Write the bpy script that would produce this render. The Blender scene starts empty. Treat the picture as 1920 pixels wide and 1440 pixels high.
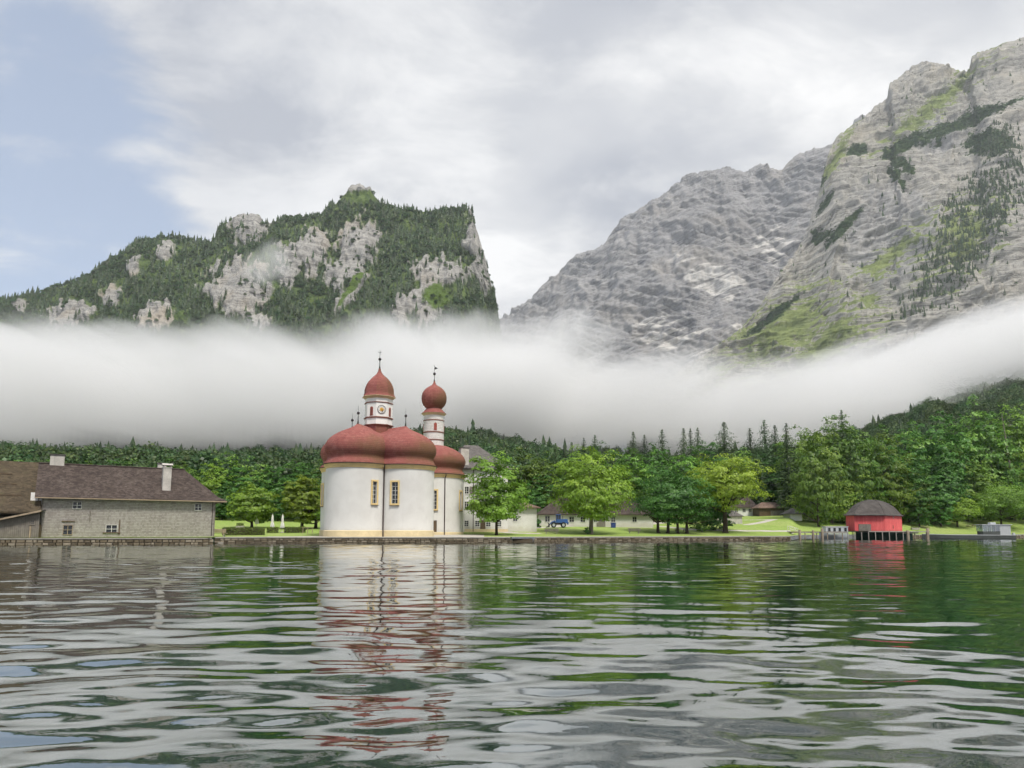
import bpy, bmesh, math, random
import numpy as np
from mathutils import Matrix, Vector
R = math.radians
rnd = random.Random(7)
S = bpy.context.scene
COL = S.collection

# ---------------------------------------------------------------- camera
EYE = 1.85
PITCH, ROLL, LENS, SENSOR, SHIFT_Y = R(6.0), R(0.13), 24.0, 36.0, 0.0721
cam_data = bpy.data.cameras.new('camera')
cam_data.lens, cam_data.sensor_width, cam_data.shift_y = LENS, SENSOR, SHIFT_Y
cam_data.clip_start, cam_data.clip_end = 0.1, 30000
cam = bpy.data.objects.new('camera', cam_data); COL.objects.link(cam)
CAM_ROT = Matrix.Rotation(R(90) + PITCH, 3, 'X') @ Matrix.Rotation(ROLL, 3, 'Z')
cam.matrix_world = Matrix.Translation((0, 0, EYE)) @ CAM_ROT.to_4x4()
S.camera = cam
S.render.resolution_x, S.render.resolution_y = 1024, 768

# ---------------------------------------------------------------- sky, sun, exposure
SUN_EL, SUN_AZ = R(58), R(150)           # azimuth measured from +Y (north, the view direction) clockwise
world = bpy.data.worlds.new('World'); S.world = world; world.use_nodes = True
wt = world.node_tree; wt.nodes.clear()
def wn(t, **kw):
    n = wt.nodes.new(t)
    for k, v in kw.items(): setattr(n, k, v)
    return n
def wmath(op, a, b=None, c=None, clamp=False):
    n = wn('ShaderNodeMath', operation=op, use_clamp=clamp)
    for i, v in enumerate((a, b, c)):
        if v is None: continue
        if isinstance(v, (int, float)): n.inputs[i].default_value = v
        else: wt.links.new(v, n.inputs[i])
    return n.outputs[0]
def wrange(v, a, b, c=0.0, d=1.0, smooth=True):
    n = wn('ShaderNodeMapRange', interpolation_type='SMOOTHSTEP' if smooth else 'LINEAR')
    wt.links.new(v, n.inputs['Value'])
    for k, x in zip(('From Min', 'From Max', 'To Min', 'To Max'), (a, b, c, d)): n.inputs[k].default_value = x
    return n.outputs[0]
def wnoise(vec, scale, detail=5, rough=0.55, dist=0.0):
    n = wn('ShaderNodeTexNoise'); wt.links.new(vec, n.inputs['Vector'])
    n.inputs['Scale'].default_value, n.inputs['Detail'].default_value = scale, detail
    n.inputs['Roughness'].default_value, n.inputs['Distortion'].default_value = rough, dist
    return n.outputs['Fac']
sky = wn('ShaderNodeTexSky', sky_type='NISHITA', sun_disc=False, sun_elevation=SUN_EL, sun_rotation=SUN_AZ, altitude=600, air_density=1.0, dust_density=1.5, ozone_density=1.0)
tc = wn('ShaderNodeTexCoord')
sep = wn('ShaderNodeSeparateXYZ'); wt.links.new(tc.outputs['Generated'], sep.inputs[0])
zc = wmath('ADD', wmath('MAXIMUM', sep.outputs['Z'], 0.0), 0.30)
px_, py_ = wmath('DIVIDE', sep.outputs['X'], zc), wmath('DIVIDE', sep.outputs['Y'], zc)
comb = wn('ShaderNodeCombineXYZ'); wt.links.new(px_, comb.inputs[0]); wt.links.new(py_, comb.inputs[1])
mp = wn('ShaderNodeMapping'); wt.links.new(comb.outputs[0], mp.inputs['Vector'])
mp.inputs['Rotation'].default_value = (0, 0, R(-40)); mp.inputs['Scale'].default_value = (0.75, 1.1, 1); mp.inputs['Location'].default_value = (3.1, 1.7, 0.4)
n_big = wnoise(mp.outputs[0], 1.5, 4, 0.5, 0.15)
n_fine = wnoise(mp.outputs[0], 4.2, 10, 0.60, 0.25)
# broken cloud thins out towards the west (left), the rest of the sky is closed
west = wmath('ADD', wmath('MULTIPLY', px_, -1.0), wmath('MULTIPLY', py_, -0.10))
open_ = wmath('MULTIPLY', wrange(west, 0.28, 0.56), wrange(west, 1.9, 0.9, 0.45, 1.0))
cover = wmath('SUBTRACT', wmath('ADD', wmath('MULTIPLY', n_big, 0.62), wmath('MULTIPLY', n_fine, 0.78)), wmath('MULTIPLY', open_, 0.40))
cmask = wrange(cover, 0.27, 0.50)
tone = wmath('ADD', wmath('MULTIPLY', wrange(n_big, 0.34, 0.66), 0.55), wmath('MULTIPLY', wrange(n_fine, 0.34, 0.68), 0.45))
ramp = wn('ShaderNodeValToRGB'); wt.links.new(tone, ramp.inputs[0])
cr = ramp.color_ramp
cr.elements[0].position, cr.elements[0].color = 0.12, (3.9, 4.1, 4.6, 1)
cr.elements[1].position, cr.elements[1].color = 0.85, (8.3, 8.25, 8.2, 1)
e = cr.elements.new(0.45); e.color = (5.95, 6.02, 6.2, 1)
mix = wn('ShaderNodeMix', data_type='RGBA')
wt.links.new(cmask, mix.inputs['Factor']); wt.links.new(ramp.outputs[0], mix.inputs['B'])
skyg = wn('ShaderNodeMix', data_type='RGBA', blend_type='MIX'); skyg.inputs['Factor'].default_value = 0.45   # thin veil over the blue
wt.links.new(sky.outputs[0], skyg.inputs['A']); skyg.inputs['B'].default_value = (5.3, 6.05, 7.4, 1)
wt.links.new(skyg.outputs['Result'], mix.inputs['A'])
bg = wn('ShaderNodeBackground'); bg.inputs['Strength'].default_value = 0.10
wt.links.new(mix.outputs['Result'], bg.inputs['Color'])
wo = wn('ShaderNodeOutputWorld'); wt.links.new(bg.outputs[0], wo.inputs['Surface'])

sun_data = bpy.data.lights.new('sun', 'SUN')
sun_data.energy, sun_data.angle, sun_data.color = 2.9, R(12), (1.0, 0.94, 0.85)
sun = bpy.data.objects.new('sun', sun_data); COL.objects.link(sun)
sdir = Vector((math.sin(SUN_AZ) * math.cos(SUN_EL), math.cos(SUN_AZ) * math.cos(SUN_EL), math.sin(SUN_EL)))
sun.rotation_euler = sdir.to_track_quat('Z', 'Y').to_euler()

S.view_settings.view_transform = 'Standard'; S.view_settings.look = 'None'
S.view_settings.exposure, S.view_settings.gamma = 0.35, 1.0
S.view_settings.use_curve_mapping = False
S.render.engine = 'CYCLES'
cy = S.cycles
cy.max_bounces, cy.diffuse_bounces, cy.glossy_bounces, cy.transmission_bounces, cy.volume_bounces = 8, 2, 3, 4, 6
cy.transparent_max_bounces = 32
cy.use_denoising = True
cy.caustics_reflective = cy.caustics_refractive = False
cy.sample_clamp_indirect = 6.0
cy.volume_step_rate = 0.9
cy.use_adaptive_sampling = True; cy.adaptive_threshold = 0.05

# ---------------------------------------------------------------- helpers
def ray(px, py):
    """direction through a point of the 1920x1440 photograph, scaled so that y = 1"""
    v = CAM_ROT @ Vector(((px - 960) / 1920 * SENSOR, ((720 - py) / 1920 + SHIFT_Y) * SENSOR, -LENS))
    return v / v.y
def at(px, py, d):
    v = ray(px, py) * d
    return Vector((v.x, v.y, v.z + EYE))
def xat(px, d, py=993): return ray(px, py).x * d
def zat(px, py, d): return ray(px, py).z * d + EYE

_perm = np.random.RandomState(3).permutation(4096)
_grad = np.random.RandomState(5).normal(size=(4096, 3)); _grad /= np.linalg.norm(_grad, axis=1)[:, None]
def perlin(p):
    p = np.asarray(p, float); i = np.floor(p).astype(np.int64); f = p - i
    u = f * f * f * (f * (f * 6 - 15) + 10)
    out = 0
    for dx in (0, 1):
        wx = u[..., 0] if dx else 1 - u[..., 0]
        for dy in (0, 1):
            wy = u[..., 1] if dy else 1 - u[..., 1]
            for dz in (0, 1):
                wz = u[..., 2] if dz else 1 - u[..., 2]
                h = _perm[(_perm[(_perm[(i[..., 0] + dx) & 4095] + i[..., 1] + dy) & 4095] + i[..., 2] + dz) & 4095]
                g = _grad[h]
                out = out + wx * wy * wz * ((f[..., 0] - dx) * g[..., 0] + (f[..., 1] - dy) * g[..., 1] + (f[..., 2] - dz) * g[..., 2])
    return out * 1.5
def fbm(p, octaves=4, gain=0.5, lac=2.03, ridged=False):
    a, s, t = 1.0, 0, 0
    p = np.asarray(p, float)
    for k in range(octaves):
        n = perlin(p + 17.3 * k)
        if ridged: n = 1 - 2 * np.abs(n)
        s = s + a * n; t += a; a *= gain; p = p * lac
    return s / t
def sstep(a, b, x):
    t = np.clip((np.asarray(x, float) - a) / (b - a), 0, 1); return t * t * (3 - 2 * t)

def tag(o, label=None, cat=None, group=None, kind=None):
    if label: o['label'] = label
    if cat: o['category'] = cat
    if group: o['group'] = group
    if kind: o['kind'] = kind
    return o
def link(name, me, mat=None, parent=None, loc=(0, 0, 0), rz=0.0):
    o = bpy.data.objects.new(name, me); COL.objects.link(o)
    if mat is not None and len(me.materials) == 0: me.materials.append(mat)
    o.location = loc; o.rotation_euler = (0, 0, rz)
    if parent is not None: o.parent = parent
    return o
def empty(name, loc=(0, 0, 0), rz=0.0, label=None, cat=None, group=None):
    o = bpy.data.objects.new(name, None); COL.objects.link(o)
    o.location = loc; o.rotation_euler = (0, 0, rz); o.empty_display_size = 0.3
    return tag(o, label, cat, group)
def mesh_np(name, verts, faces, smooth=False, mat=None):
    """faces: (n,4) or (n,3) int array"""
    verts = np.asarray(verts, np.float32); faces = np.asarray(faces, np.int32)
    me = bpy.data.meshes.new(name); k = faces.shape[1]
    me.vertices.add(len(verts)); me.vertices.foreach_set('co', verts.ravel())
    me.loops.add(faces.size); me.loops.foreach_set('vertex_index', faces.ravel())
    me.polygons.add(len(faces)); me.polygons.foreach_set('loop_start', np.arange(0, faces.size, k, dtype=np.int32))
    me.update(calc_edges=True)
    if smooth: me.polygons.foreach_set('use_smooth', np.ones(len(faces), bool))
    if mat is not None: me.materials.append(mat)
    return me
def grid_faces(nr, nc, wrap=False):
    i = np.arange(nr - 1)[:, None]; j = np.arange(nc if wrap else nc - 1)[None, :]
    jn = (j + 1) % nc
    return np.stack([i * nc + j, i * nc + jn, (i + 1) * nc + jn, (i + 1) * nc + j], -1).reshape(-1, 4)
def point_attr(me, name, vals):
    a = me.attributes.new(name, 'FLOAT', 'POINT'); a.data.foreach_set('value', np.asarray(vals, np.float32).ravel())

class MB:
    """collects shapes into ONE mesh"""
    def __init__(s): s.v, s.f = [], []
    def add(s, verts, faces):
        b = len(s.v); s.v += [tuple(x) for x in verts]; s.f += [tuple(i + b for i in f) for f in faces]; return s
    def box(s, c, size, rz=0.0, taper=(1, 1)):
        hx, hy, hz = size[0] / 2, size[1] / 2, size[2] / 2; cs, sn = math.cos(rz), math.sin(rz); vs = []
        for z in (-1, 1):
            tx, ty = taper if z > 0 else (1, 1)
            for x, y in ((-1, -1), (1, -1), (1, 1), (-1, 1)):
                X, Y = x * hx * tx, y * hy * ty
                vs.append((c[0] + X * cs - Y * sn, c[1] + X * sn + Y * cs, c[2] + z * hz))
        return s.add(vs, [(3, 2, 1, 0), (4, 5, 6, 7), (0, 1, 5, 4), (1, 2, 6, 5), (2, 3, 7, 6), (3, 0, 4, 7)])
    def tube(s, a, b, r0, r1=None, n=8, caps=True):
        a, b = Vector(a), Vector(b); r1 = r0 if r1 is None else r1
        d = (b - a).normalized(); u = d.orthogonal().normalized(); w = d.cross(u); vs = []
        for p, r in ((a, r0), (b, r1)):
            for k in range(n):
                t = 2 * math.pi * k / n; vs.append(p + u * (r * math.cos(t)) + w * (r * math.sin(t)))
        fs = [(k, (k + 1) % n, n + (k + 1) % n, n + k) for k in range(n)]
        if caps: fs += [tuple(range(n - 1, -1, -1)), tuple(range(n, 2 * n))]
        return s.add(vs, fs)
    def path(s, pts, radii, n=8):
        pts = [Vector(p) for p in pts]; vs = []; prev = None
        for i, p in enumerate(pts):
            d = (pts[min(i + 1, len(pts) - 1)] - pts[max(i - 1, 0)]).normalized()
            u = d.orthogonal().normalized() if prev is None else (prev - d * prev.dot(d)).normalized()
            prev = u; w = d.cross(u)
            for k in range(n):
                t = 2 * math.pi * k / n; vs.append(p + u * (radii[i] * math.cos(t)) + w * (radii[i] * math.sin(t)))
        fs = [(i * n + k, i * n + (k + 1) % n, (i + 1) * n + (k + 1) % n, (i + 1) * n + k) for i in range(len(pts) - 1) for k in range(n)]
        fs += [tuple(range(n - 1, -1, -1)), tuple(range((len(pts) - 1) * n, len(pts) * n))]
        return s.add(vs, fs)
    def lathe(s, prof, n=24, c=(0, 0, 0), rot=0.0, sx=1.0):
        """prof: (r, z) from bottom to top"""
        vs = [(c[0] + r * math.cos(rot + 2 * math.pi * k / n) * sx, c[1] + r * math.sin(rot + 2 * math.pi * k / n), c[2] + z) for r, z in prof for k in range(n)]
        m = len(prof)
        fs = [(i * n + k, i * n + (k + 1) % n, (i + 1) * n + (k + 1) % n, (i + 1) * n + k) for i in range(m - 1) for k in range(n)]
        fs += [tuple(range(n - 1, -1, -1)), tuple(range((m - 1) * n, m * n))]
        return s.add(vs, fs)
    def prism(s, poly, z0, z1):
        n = len(poly); vs = [(x, y, z0) for x, y in poly] + [(x, y, z1) for x, y in poly]
        return s.add(vs, [tuple(range(n - 1, -1, -1)), tuple(range(n, 2 * n))] + [(k, (k + 1) % n, n + (k + 1) % n, n + k) for k in range(n)])
    def build(s, name, mat, parent=None, smooth=None, bevel=0.0, loc=(0, 0, 0), rz=0.0):
        me = bpy.data.meshes.new(name); me.from_pydata(s.v, [], s.f)
        bm = bmesh.new(); bm.from_mesh(me); bmesh.ops.recalc_face_normals(bm, faces=bm.faces)
        if bevel: bmesh.ops.bevel(bm, geom=list(bm.edges), offset=bevel, segments=1, affect='EDGES', profile=0.6)
        if smooth:
            for f in bm.faces: f.smooth = True
            for e in bm.edges:
                if len(e.link_faces) == 2 and e.calc_face_angle(0) > smooth: e.smooth = False
        bm.to_mesh(me); bm.free(); me.materials.append(mat)
        return link(name, me, None, parent, loc, rz)
def copy_tree(o, parent=None):
    c = o.copy(); COL.objects.link(c); c.parent = parent
    for ch in list(o.children): copy_tree(ch, c)
    return c

# ---------------------------------------------------------------- materials
class NT:
    def __init__(s, name):
        s.m = bpy.data.materials.new(name); s.m.use_nodes = True; s.t = s.m.node_tree; s.t.nodes.clear()
        s.out = s.t.nodes.new('ShaderNodeOutputMaterial'); s.tc = None
    def n(s, t, **kw):
        x = s.t.nodes.new(t)
        for k, v in kw.items(): setattr(x, k, v)
        return x
    def set(s, sock, v):
        if hasattr(v, 'is_linked') or isinstance(v, bpy.types.NodeSocket): s.t.links.new(v, sock)
        elif isinstance(v, (tuple, list)) and len(v) == 3 and sock.type == 'RGBA': sock.default_value = (*v, 1)
        else: sock.default_value = v
    def co(s, kind='Object', scale=(1, 1, 1), rot=(0, 0, 0), loc=(0, 0, 0)):
        if s.tc is None: s.tc = s.n('ShaderNodeTexCoord')
        m = s.n('ShaderNodeMapping'); s.t.links.new(s.tc.outputs[kind], m.inputs[0])
        m.inputs['Scale'].default_value = scale; m.inputs['Rotation'].default_value = rot; m.inputs['Location'].default_value = loc
        return m.outputs[0]
    def noise(s, vec, scale=1.0, detail=4, rough=0.55, dist=0.0, out='Fac'):
        x = s.n('ShaderNodeTexNoise'); s.set(x.inputs['Vector'], vec)
        for k, v in (('Scale', scale), ('Detail', detail), ('Roughness', rough), ('Distortion', dist)): x.inputs[k].default_value = v
        return x.outputs[out]
    def math(s, op, a, b=None, clamp=False):
        x = s.n('ShaderNodeMath', operation=op, use_clamp=clamp); s.set(x.inputs[0], a)
        if b is not None: s.set(x.inputs[1], b)
        return x.outputs[0]
    def rng(s, v, a, b, c=0.0, d=1.0, smooth=True):
        x = s.n('ShaderNodeMapRange', interpolation_type='SMOOTHSTEP' if smooth else 'LINEAR'); s.set(x.inputs['Value'], v)
        for k, y in zip(('From Min', 'From Max', 'To Min', 'To Max'), (a, b, c, d)): x.inputs[k].default_value = y
        return x.outputs[0]
    def mix(s, f, a, b, blend='MIX'):
        x = s.n('ShaderNodeMix', data_type='RGBA', blend_type=blend); s.set(x.inputs['Factor'], f); s.set(x.inputs['A'], a); s.set(x.inputs['B'], b)
        return x.outputs['Result']
    def ramp(s, f, stops):
        x = s.n('ShaderNodeValToRGB'); s.set(x.inputs[0], f); cr = x.color_ramp
        while len(cr.elements) < len(stops): cr.elements.new(0.5)
        for e, (p, c) in zip(cr.elements, stops): e.position = p; e.color = (*c, 1)
        return x.outputs[0]
    def attr(s, name):
        return s.n('ShaderNodeAttribute', attribute_name=name).outputs['Fac']
    def bump(s, h, strength=0.5, dist=0.1, normal=None):
        x = s.n('ShaderNodeBump'); s.set(x.inputs['Height'], h); x.inputs['Strength'].default_value = strength; x.inputs['Distance'].default_value = dist
        if normal is not None: s.set(x.inputs['Normal'], normal)
        return x.outputs[0]
    def pbr(s, color, rough=0.8, normal=None, metal=0.0, spec=0.3, ior=None, sub=None):
        p = s.n('ShaderNodeBsdfPrincipled'); s.set(p.inputs['Base Color'], color); s.set(p.inputs['Roughness'], rough)
        p.inputs['Metallic'].default_value = metal; p.inputs['Specular IOR Level'].default_value = spec
        if ior: p.inputs['IOR'].default_value = ior
        if normal is not None: s.set(p.inputs['Normal'], normal)
        s.t.links.new(p.outputs[0], s.out.inputs['Surface'])
        return s.m
def plain(name, col, rough=0.7, var=0.18, scale=3.0, metal=0.0, spec=0.3, bump=0.15, streak=0.0, coat=None):
    """a plain coloured surface with blotchy grain and optional run-off streaks"""
    k = NT(name); v = k.co('Object')
    n1 = k.noise(v, scale, 6, 0.6); n2 = k.noise(v, scale * 9, 3, 0.6)
    f = k.math('ADD', k.math('MULTIPLY', n1, 0.7), k.math('MULTIPLY', n2, 0.3))
    lo = tuple(c * (1 - var) for c in col); hi = tuple(min(1, c * (1 + var)) for c in col)
    c = k.mix(k.rng(f, 0.3, 0.7), lo, hi)
    if streak:
        st = k.noise(k.co('Object', (1.6, 1.6, 0.12)), 1.0, 5, 0.65)
        c = k.mix(k.rng(st, 0.52, 0.78, 0, streak), c, tuple(x * 0.45 for x in col))
    return k.pbr(c, rough, k.bump(n2, bump, 0.02), metal, spec)
M = {}

# ================================================================ TERRAIN
# shore line: (column of the photograph, distance in metres)
SH_PX = np.array([-900, -300, 0, 396, 404, 470, 600, 720, 815, 960, 1050, 1200, 1350, 1482, 1500, 1600, 1700, 1800, 1920, 2300, 2900], float)
SH_D = np.array([70, 75, 79, 86, 89, 91, 92.5, 93, 94, 98, 102, 109, 117, 124, 150, 168, 178, 188, 198, 230, 270], float)
SH_T = np.array([ray(p, 993).x for p in SH_PX])
def shore_d(t): return np.interp(t, SH_T, SH_D)
def t_of(px): return ray(px, 993).x
K_PX = np.array([-900, 0, 300, 600, 900, 1100, 1300, 1500, 1640, 1750, 1920, 2300, 2900], float)
K_V = np.array([.10, .10, .10, .11, .15, .12, .10, .12, .17, .26, .32, .36, .36], float)
K_T = np.array([ray(p, 993).x for p in K_PX])
GZ0 = 0.80
def ground_z(x, y):
    x, y = np.asarray(x, float), np.asarray(y, float)
    t = x / np.maximum(y, 1); s = np.maximum(y - shore_d(t), 0)
    rise = np.interp(t, [SH_T[0], t_of(300), t_of(600), t_of(1000), t_of(1400), t_of(1500), t_of(1640), SH_T[-1]], [0.052, 0.052, 0.045, 0.047, 0.060, 0.075, 0.13, 0.14])
    z = GZ0 + rise * np.maximum(s - 12, 0) * sstep(6, 40, s)
    k = np.interp(t, K_T, K_V)
    far = np.maximum(s - 120, 0)
    z = z + (k - rise) * far * sstep(120, 260, s)
    n = perlin(np.stack([x / 140, y / 140, 0 * x], -1)) * 22 + perlin(np.stack([x / 45, y / 45, 0 * x + 9], -1)) * 5
    return z + n * sstep(150, 420, s)
def ground_hit(px, py, d0=60, d1=900):
    r = ray(px, py); ds = np.linspace(d0, d1, 4000)
    z = EYE + r.z * ds; g = ground_z(r.x * ds, ds); on = ds > shore_d(np.full_like(ds, r.x)) + 0.3
    hit = np.where(on & (z <= g))[0]
    d = ds[hit[0]] if len(hit) else d1
    return Vector((r.x * d, d, float(ground_z(r.x * d, d))))
def on_ground(px, d):
    x = t_of(px) * d; return Vector((x, d, float(ground_z(x, d))))

k = NT('meadow')
v = k.co('Object')
fine = k.noise(v, 1.3, 6, 0.65); big = k.noise(v, 0.06, 4, 0.5); mid = k.noise(v, 0.35, 4, 0.6)
grass = k.mix(k.rng(mid, 0.35, 0.65), (0.25, 0.35, 0.085), (0.33, 0.43, 0.115))
grass = k.mix(k.rng(big, 0.45, 0.65), grass, (0.37, 0.43, 0.15))
grass = k.mix(k.rng(fine, 0.3, 0.75), grass, (0.20, 0.29, 0.06))
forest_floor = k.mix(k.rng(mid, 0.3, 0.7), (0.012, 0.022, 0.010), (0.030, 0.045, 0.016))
grv = k.mix(k.rng(k.noise(v, 4.0, 5, 0.7), 0.3, 0.7), (0.42, 0.39, 0.35), (0.56, 0.53, 0.48))
pm = k.attr('path'); edge = k.math('ADD', pm, k.math('MULTIPLY', k.math('SUBTRACT', k.noise(v, 1.0, 4, 0.6), 0.5), 0.5))
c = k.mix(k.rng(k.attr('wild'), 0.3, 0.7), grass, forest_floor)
c = k.mix(k.rng(edge, 0.42, 0.58), c, grv)
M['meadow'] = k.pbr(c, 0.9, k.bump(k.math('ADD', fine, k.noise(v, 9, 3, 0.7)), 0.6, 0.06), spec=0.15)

PATHS = []   # polylines of gravel path: list of (x, y), half width
def path_from_px(pts, hw):
    PATHS.append(([tuple(ground_hit(px, py)[:2]) for px, py in pts], hw))
# square round the church, path along the quay, path to the yard with the loader, path across the right lawn
path_from_px([(1000, 1000.5), (960, 999), (930, 996), (985, 991), (1010, 989), (1060, 987), (1130, 985)], 1.6)
path_from_px([(1130, 986), (1200, 984), (1240, 980), (1180, 977), (1140, 976)], 2.0)
path_from_px([(1240, 987), (1290, 993), (1380, 995), (1480, 996)], 1.4)
path_from_px([(1400, 984), (1425, 980), (1450, 974), (1400, 975)], 1.2)
def build_ground():
    pxs = np.concatenate([np.linspace(-900, 0, 40), np.linspace(5, 1915, 330), np.linspace(1920, 2900, 40)])
    t = np.array([t_of(p) for p in pxs])
    s = np.concatenate([np.linspace(0, 12, 16), np.linspace(13, 80, 50), np.linspace(83, 200, 36), np.linspace(206, 500, 46), np.geomspace(512, 2200, 40)])
    T, SS = np.meshgrid(t, s); D = shore_d(T) + SS; X = T * D
    Z = ground_z(X, D)
    P = np.stack([X, D], -1)
    path = np.zeros_like(X)
    for pts, hw in PATHS:
        for (ax, ay), (bx, by) in zip(pts, pts[1:]):
            a = np.array((ax, ay)); ab = np.array((bx - ax, by - ay)); l2 = max(ab @ ab, 1e-6)
            u = np.clip(((P - a) @ ab) / l2, 0, 1); dist = np.linalg.norm(P - a - u[..., None] * ab, axis=-1)
            path = np.maximum(path, 1 - sstep(hw * 0.6, hw * 1.4, dist))
    # gravel quay promenade from the house to the jetty and round the church
    prom = (T > t_of(425)) & (T < t_of(1483))
    path = np.maximum(path, np.where(prom, 1 - sstep(2.6, 3.4, SS), 0))
    sq = (T > t_of(500)) & (T < t_of(830)); path = np.maximum(path, np.where(sq, 1 - sstep(5.5, 7.5, SS - 6 * sstep(t_of(520), t_of(600), T)), 0))
    sq2 = (T > t_of(800)) & (T < t_of(905)); path = np.maximum(path, np.where(sq2, 1 - sstep(20, 23, SS), 0))
    rgt = T > t_of(1483); path = np.maximum(path, np.where(rgt, 1 - sstep(3.0, 3.8, SS), 0))
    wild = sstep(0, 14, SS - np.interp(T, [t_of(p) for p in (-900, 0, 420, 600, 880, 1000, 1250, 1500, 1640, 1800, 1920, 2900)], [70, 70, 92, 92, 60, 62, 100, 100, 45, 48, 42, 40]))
    V = np.stack([X, D, Z], -1).reshape(-1, 3)
    me = mesh_np('meadow', V, grid_faces(len(s), len(t)), True, M['meadow'])
    point_attr(me, 'path', path); point_attr(me, 'wild', wild)
    o = link('ground', me); tag(o, 'green lakeside meadow with gravel paths, rising into the forest', kind='structure'); return o
ground = build_ground()

# ================================================================ MOUNTAINS
def crest(pts):
    p = np.array(pts, float); return lambda x: np.interp(x, p[:, 0], p[:, 1])
def blob(PX, PY, cx, cy, rx, ry, rot=0.0):
    c, s = math.cos(rot), math.sin(rot); dx, dy = PX - cx, PY - cy
    return 1 - np.sqrt(((dx * c + dy * s) / rx) ** 2 + ((-dx * s + dy * c) / ry) ** 2)
def slope_surface(pxs, rows, crest_y, base_y, d_front, d_crest, prof, back=0.5):
    """a mountain flank: columns follow the ridge, rows climb from the foot to the crest, then fall behind it.
    returns nominal photo coordinates and 3D points"""
    v = np.linspace(0, 1, rows); nb = 12
    PX, Vv = np.meshgrid(pxs, v)
    CY = crest_y(PX); PYn = base_y + (CY - base_y) * Vv
    D = d_front(PX) + (d_crest(PX) - d_front(PX)) * prof(Vv)
    rx = np.vectorize(lambda a: ray(a, 993).x)(pxs)[None, :] + 0 * PX
    T = (np.tan(PITCH) * 0)
    # slope of the ray for a given row of the photograph
    rz = np.array([[ray(a, b).z for b in (0, 1440)] for a in pxs]); ya, yb = rz[:, 0], rz[:, 1]
    # perspective-correct: evaluate exactly on a coarse set and interpolate
    ys = np.linspace(-400, 1100, 61); tab = np.array([[ray(a, b).z for b in ys] for a in pxs[::max(1, len(pxs)//60)]])
    cols = pxs[::max(1, len(pxs)//60)]
    Z = np.empty_like(PX)
    for j, a in enumerate(pxs):
        i = np.clip(np.searchsorted(cols, a) - 1, 0, len(cols) - 2); w = (a - cols[i]) / (cols[i + 1] - cols[i])
        col = tab[i] * (1 - w) + tab[i + 1] * w
        Z[:, j] = np.interp(PYn[:, j], ys, col) * D[:, j] + EYE
    X = rx * D
    P = np.stack([X, D, Z], -1)
    # far side
    bk = []
    for i in range(1, nb + 1):
        f = i / nb; d = D[-1] * (1 + back * f); z = Z[-1] * (1 - f ** 1.2)
        bk.append(np.stack([X[-1] * (1 + back * f * 0.9), d, z], -1))
    P = np.concatenate([P, np.array(bk)], 0)
    PX = np.concatenate([PX, np.repeat(PX[-1:], nb, 0)], 0); PYn = np.concatenate([PYn, np.repeat(PYn[-1:], nb, 0)], 0)
    return PX, PYn, P

def rock_nodes(k, tilt, base, dark, light, warm, sc=1.0, wts=(0.32, 0.25, 0.25, 0.18)):
    """limestone: tilted ledges, run-off streaks, stains"""
    def tilted(scale):
        rot = k.co('Object', (1, 1, 1), (0, tilt, 0)); m = k.n('ShaderNodeMapping'); k.set(m.inputs[0], rot); m.inputs['Scale'].default_value = tuple(x * sc for x in scale); return m.outputs[0]
    st = k.noise(tilted((0.0022, 0.0022, 0.040)), 1.0, 8, 0.62, 0.5)
    st2 = k.noise(tilted((0.006, 0.006, 0.15)), 1.0, 6, 0.65, 0.4)
    gul = k.noise(k.co('Object', (0.03 * sc, 0.03 * sc, 0.004 * sc)), 1.0, 9, 0.68, 0.6)
    spot = k.noise(k.co('Object'), 0.012 * sc, 10, 0.70)
    f = k.math('ADD', k.math('ADD', k.math('MULTIPLY', st, wts[0]), k.math('MULTIPLY', st2, wts[1])), k.math('ADD', k.math('MULTIPLY', gul, wts[2]), k.math('MULTIPLY', spot, wts[3])))
    c = k.ramp(f, [(0.39, dark), (0.47, base), (0.54, base), (0.61, light)])
    crk = k.rng(k.math('ABSOLUTE', k.math('SUBTRACT', k.noise(tilted((0.0035, 0.0035, 0.085)), 1.0, 7, 0.6, 0.6), 0.5)), 0.0, 0.022, 0.7, 0.0)
    crv = k.rng(k.math('ABSOLUTE', k.math('SUBTRACT', k.noise(k.co('Object', (0.022 * sc, 0.022 * sc, 0.005 * sc)), 1.0, 8, 0.62, 0.8), 0.5)), 0.0, 0.015, 0.55, 0.0)
    c = k.mix(k.math('MAXIMUM', crk, crv), c, tuple(x * 0.55 for x in dark))
    c = k.mix(k.rng(k.noise(k.co('Object'), 0.0045 * sc, 6, 0.62), 0.50, 0.70, 0, 0.55), c, warm)
    h = k.math('ADD', k.math('ADD', k.math('MULTIPLY', st, 1.0), k.math('MULTIPLY', st2, 0.8)), k.math('ADD', k.math('MULTIPLY', gul, 1.0), k.math('MULTIPLY', spot, 0.5)))
    return c, h
def ledge(x):
    f = x - np.floor(x); return np.where(f < 0.78, f / 0.78, (1 - f) / 0.22) - 0.5
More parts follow.
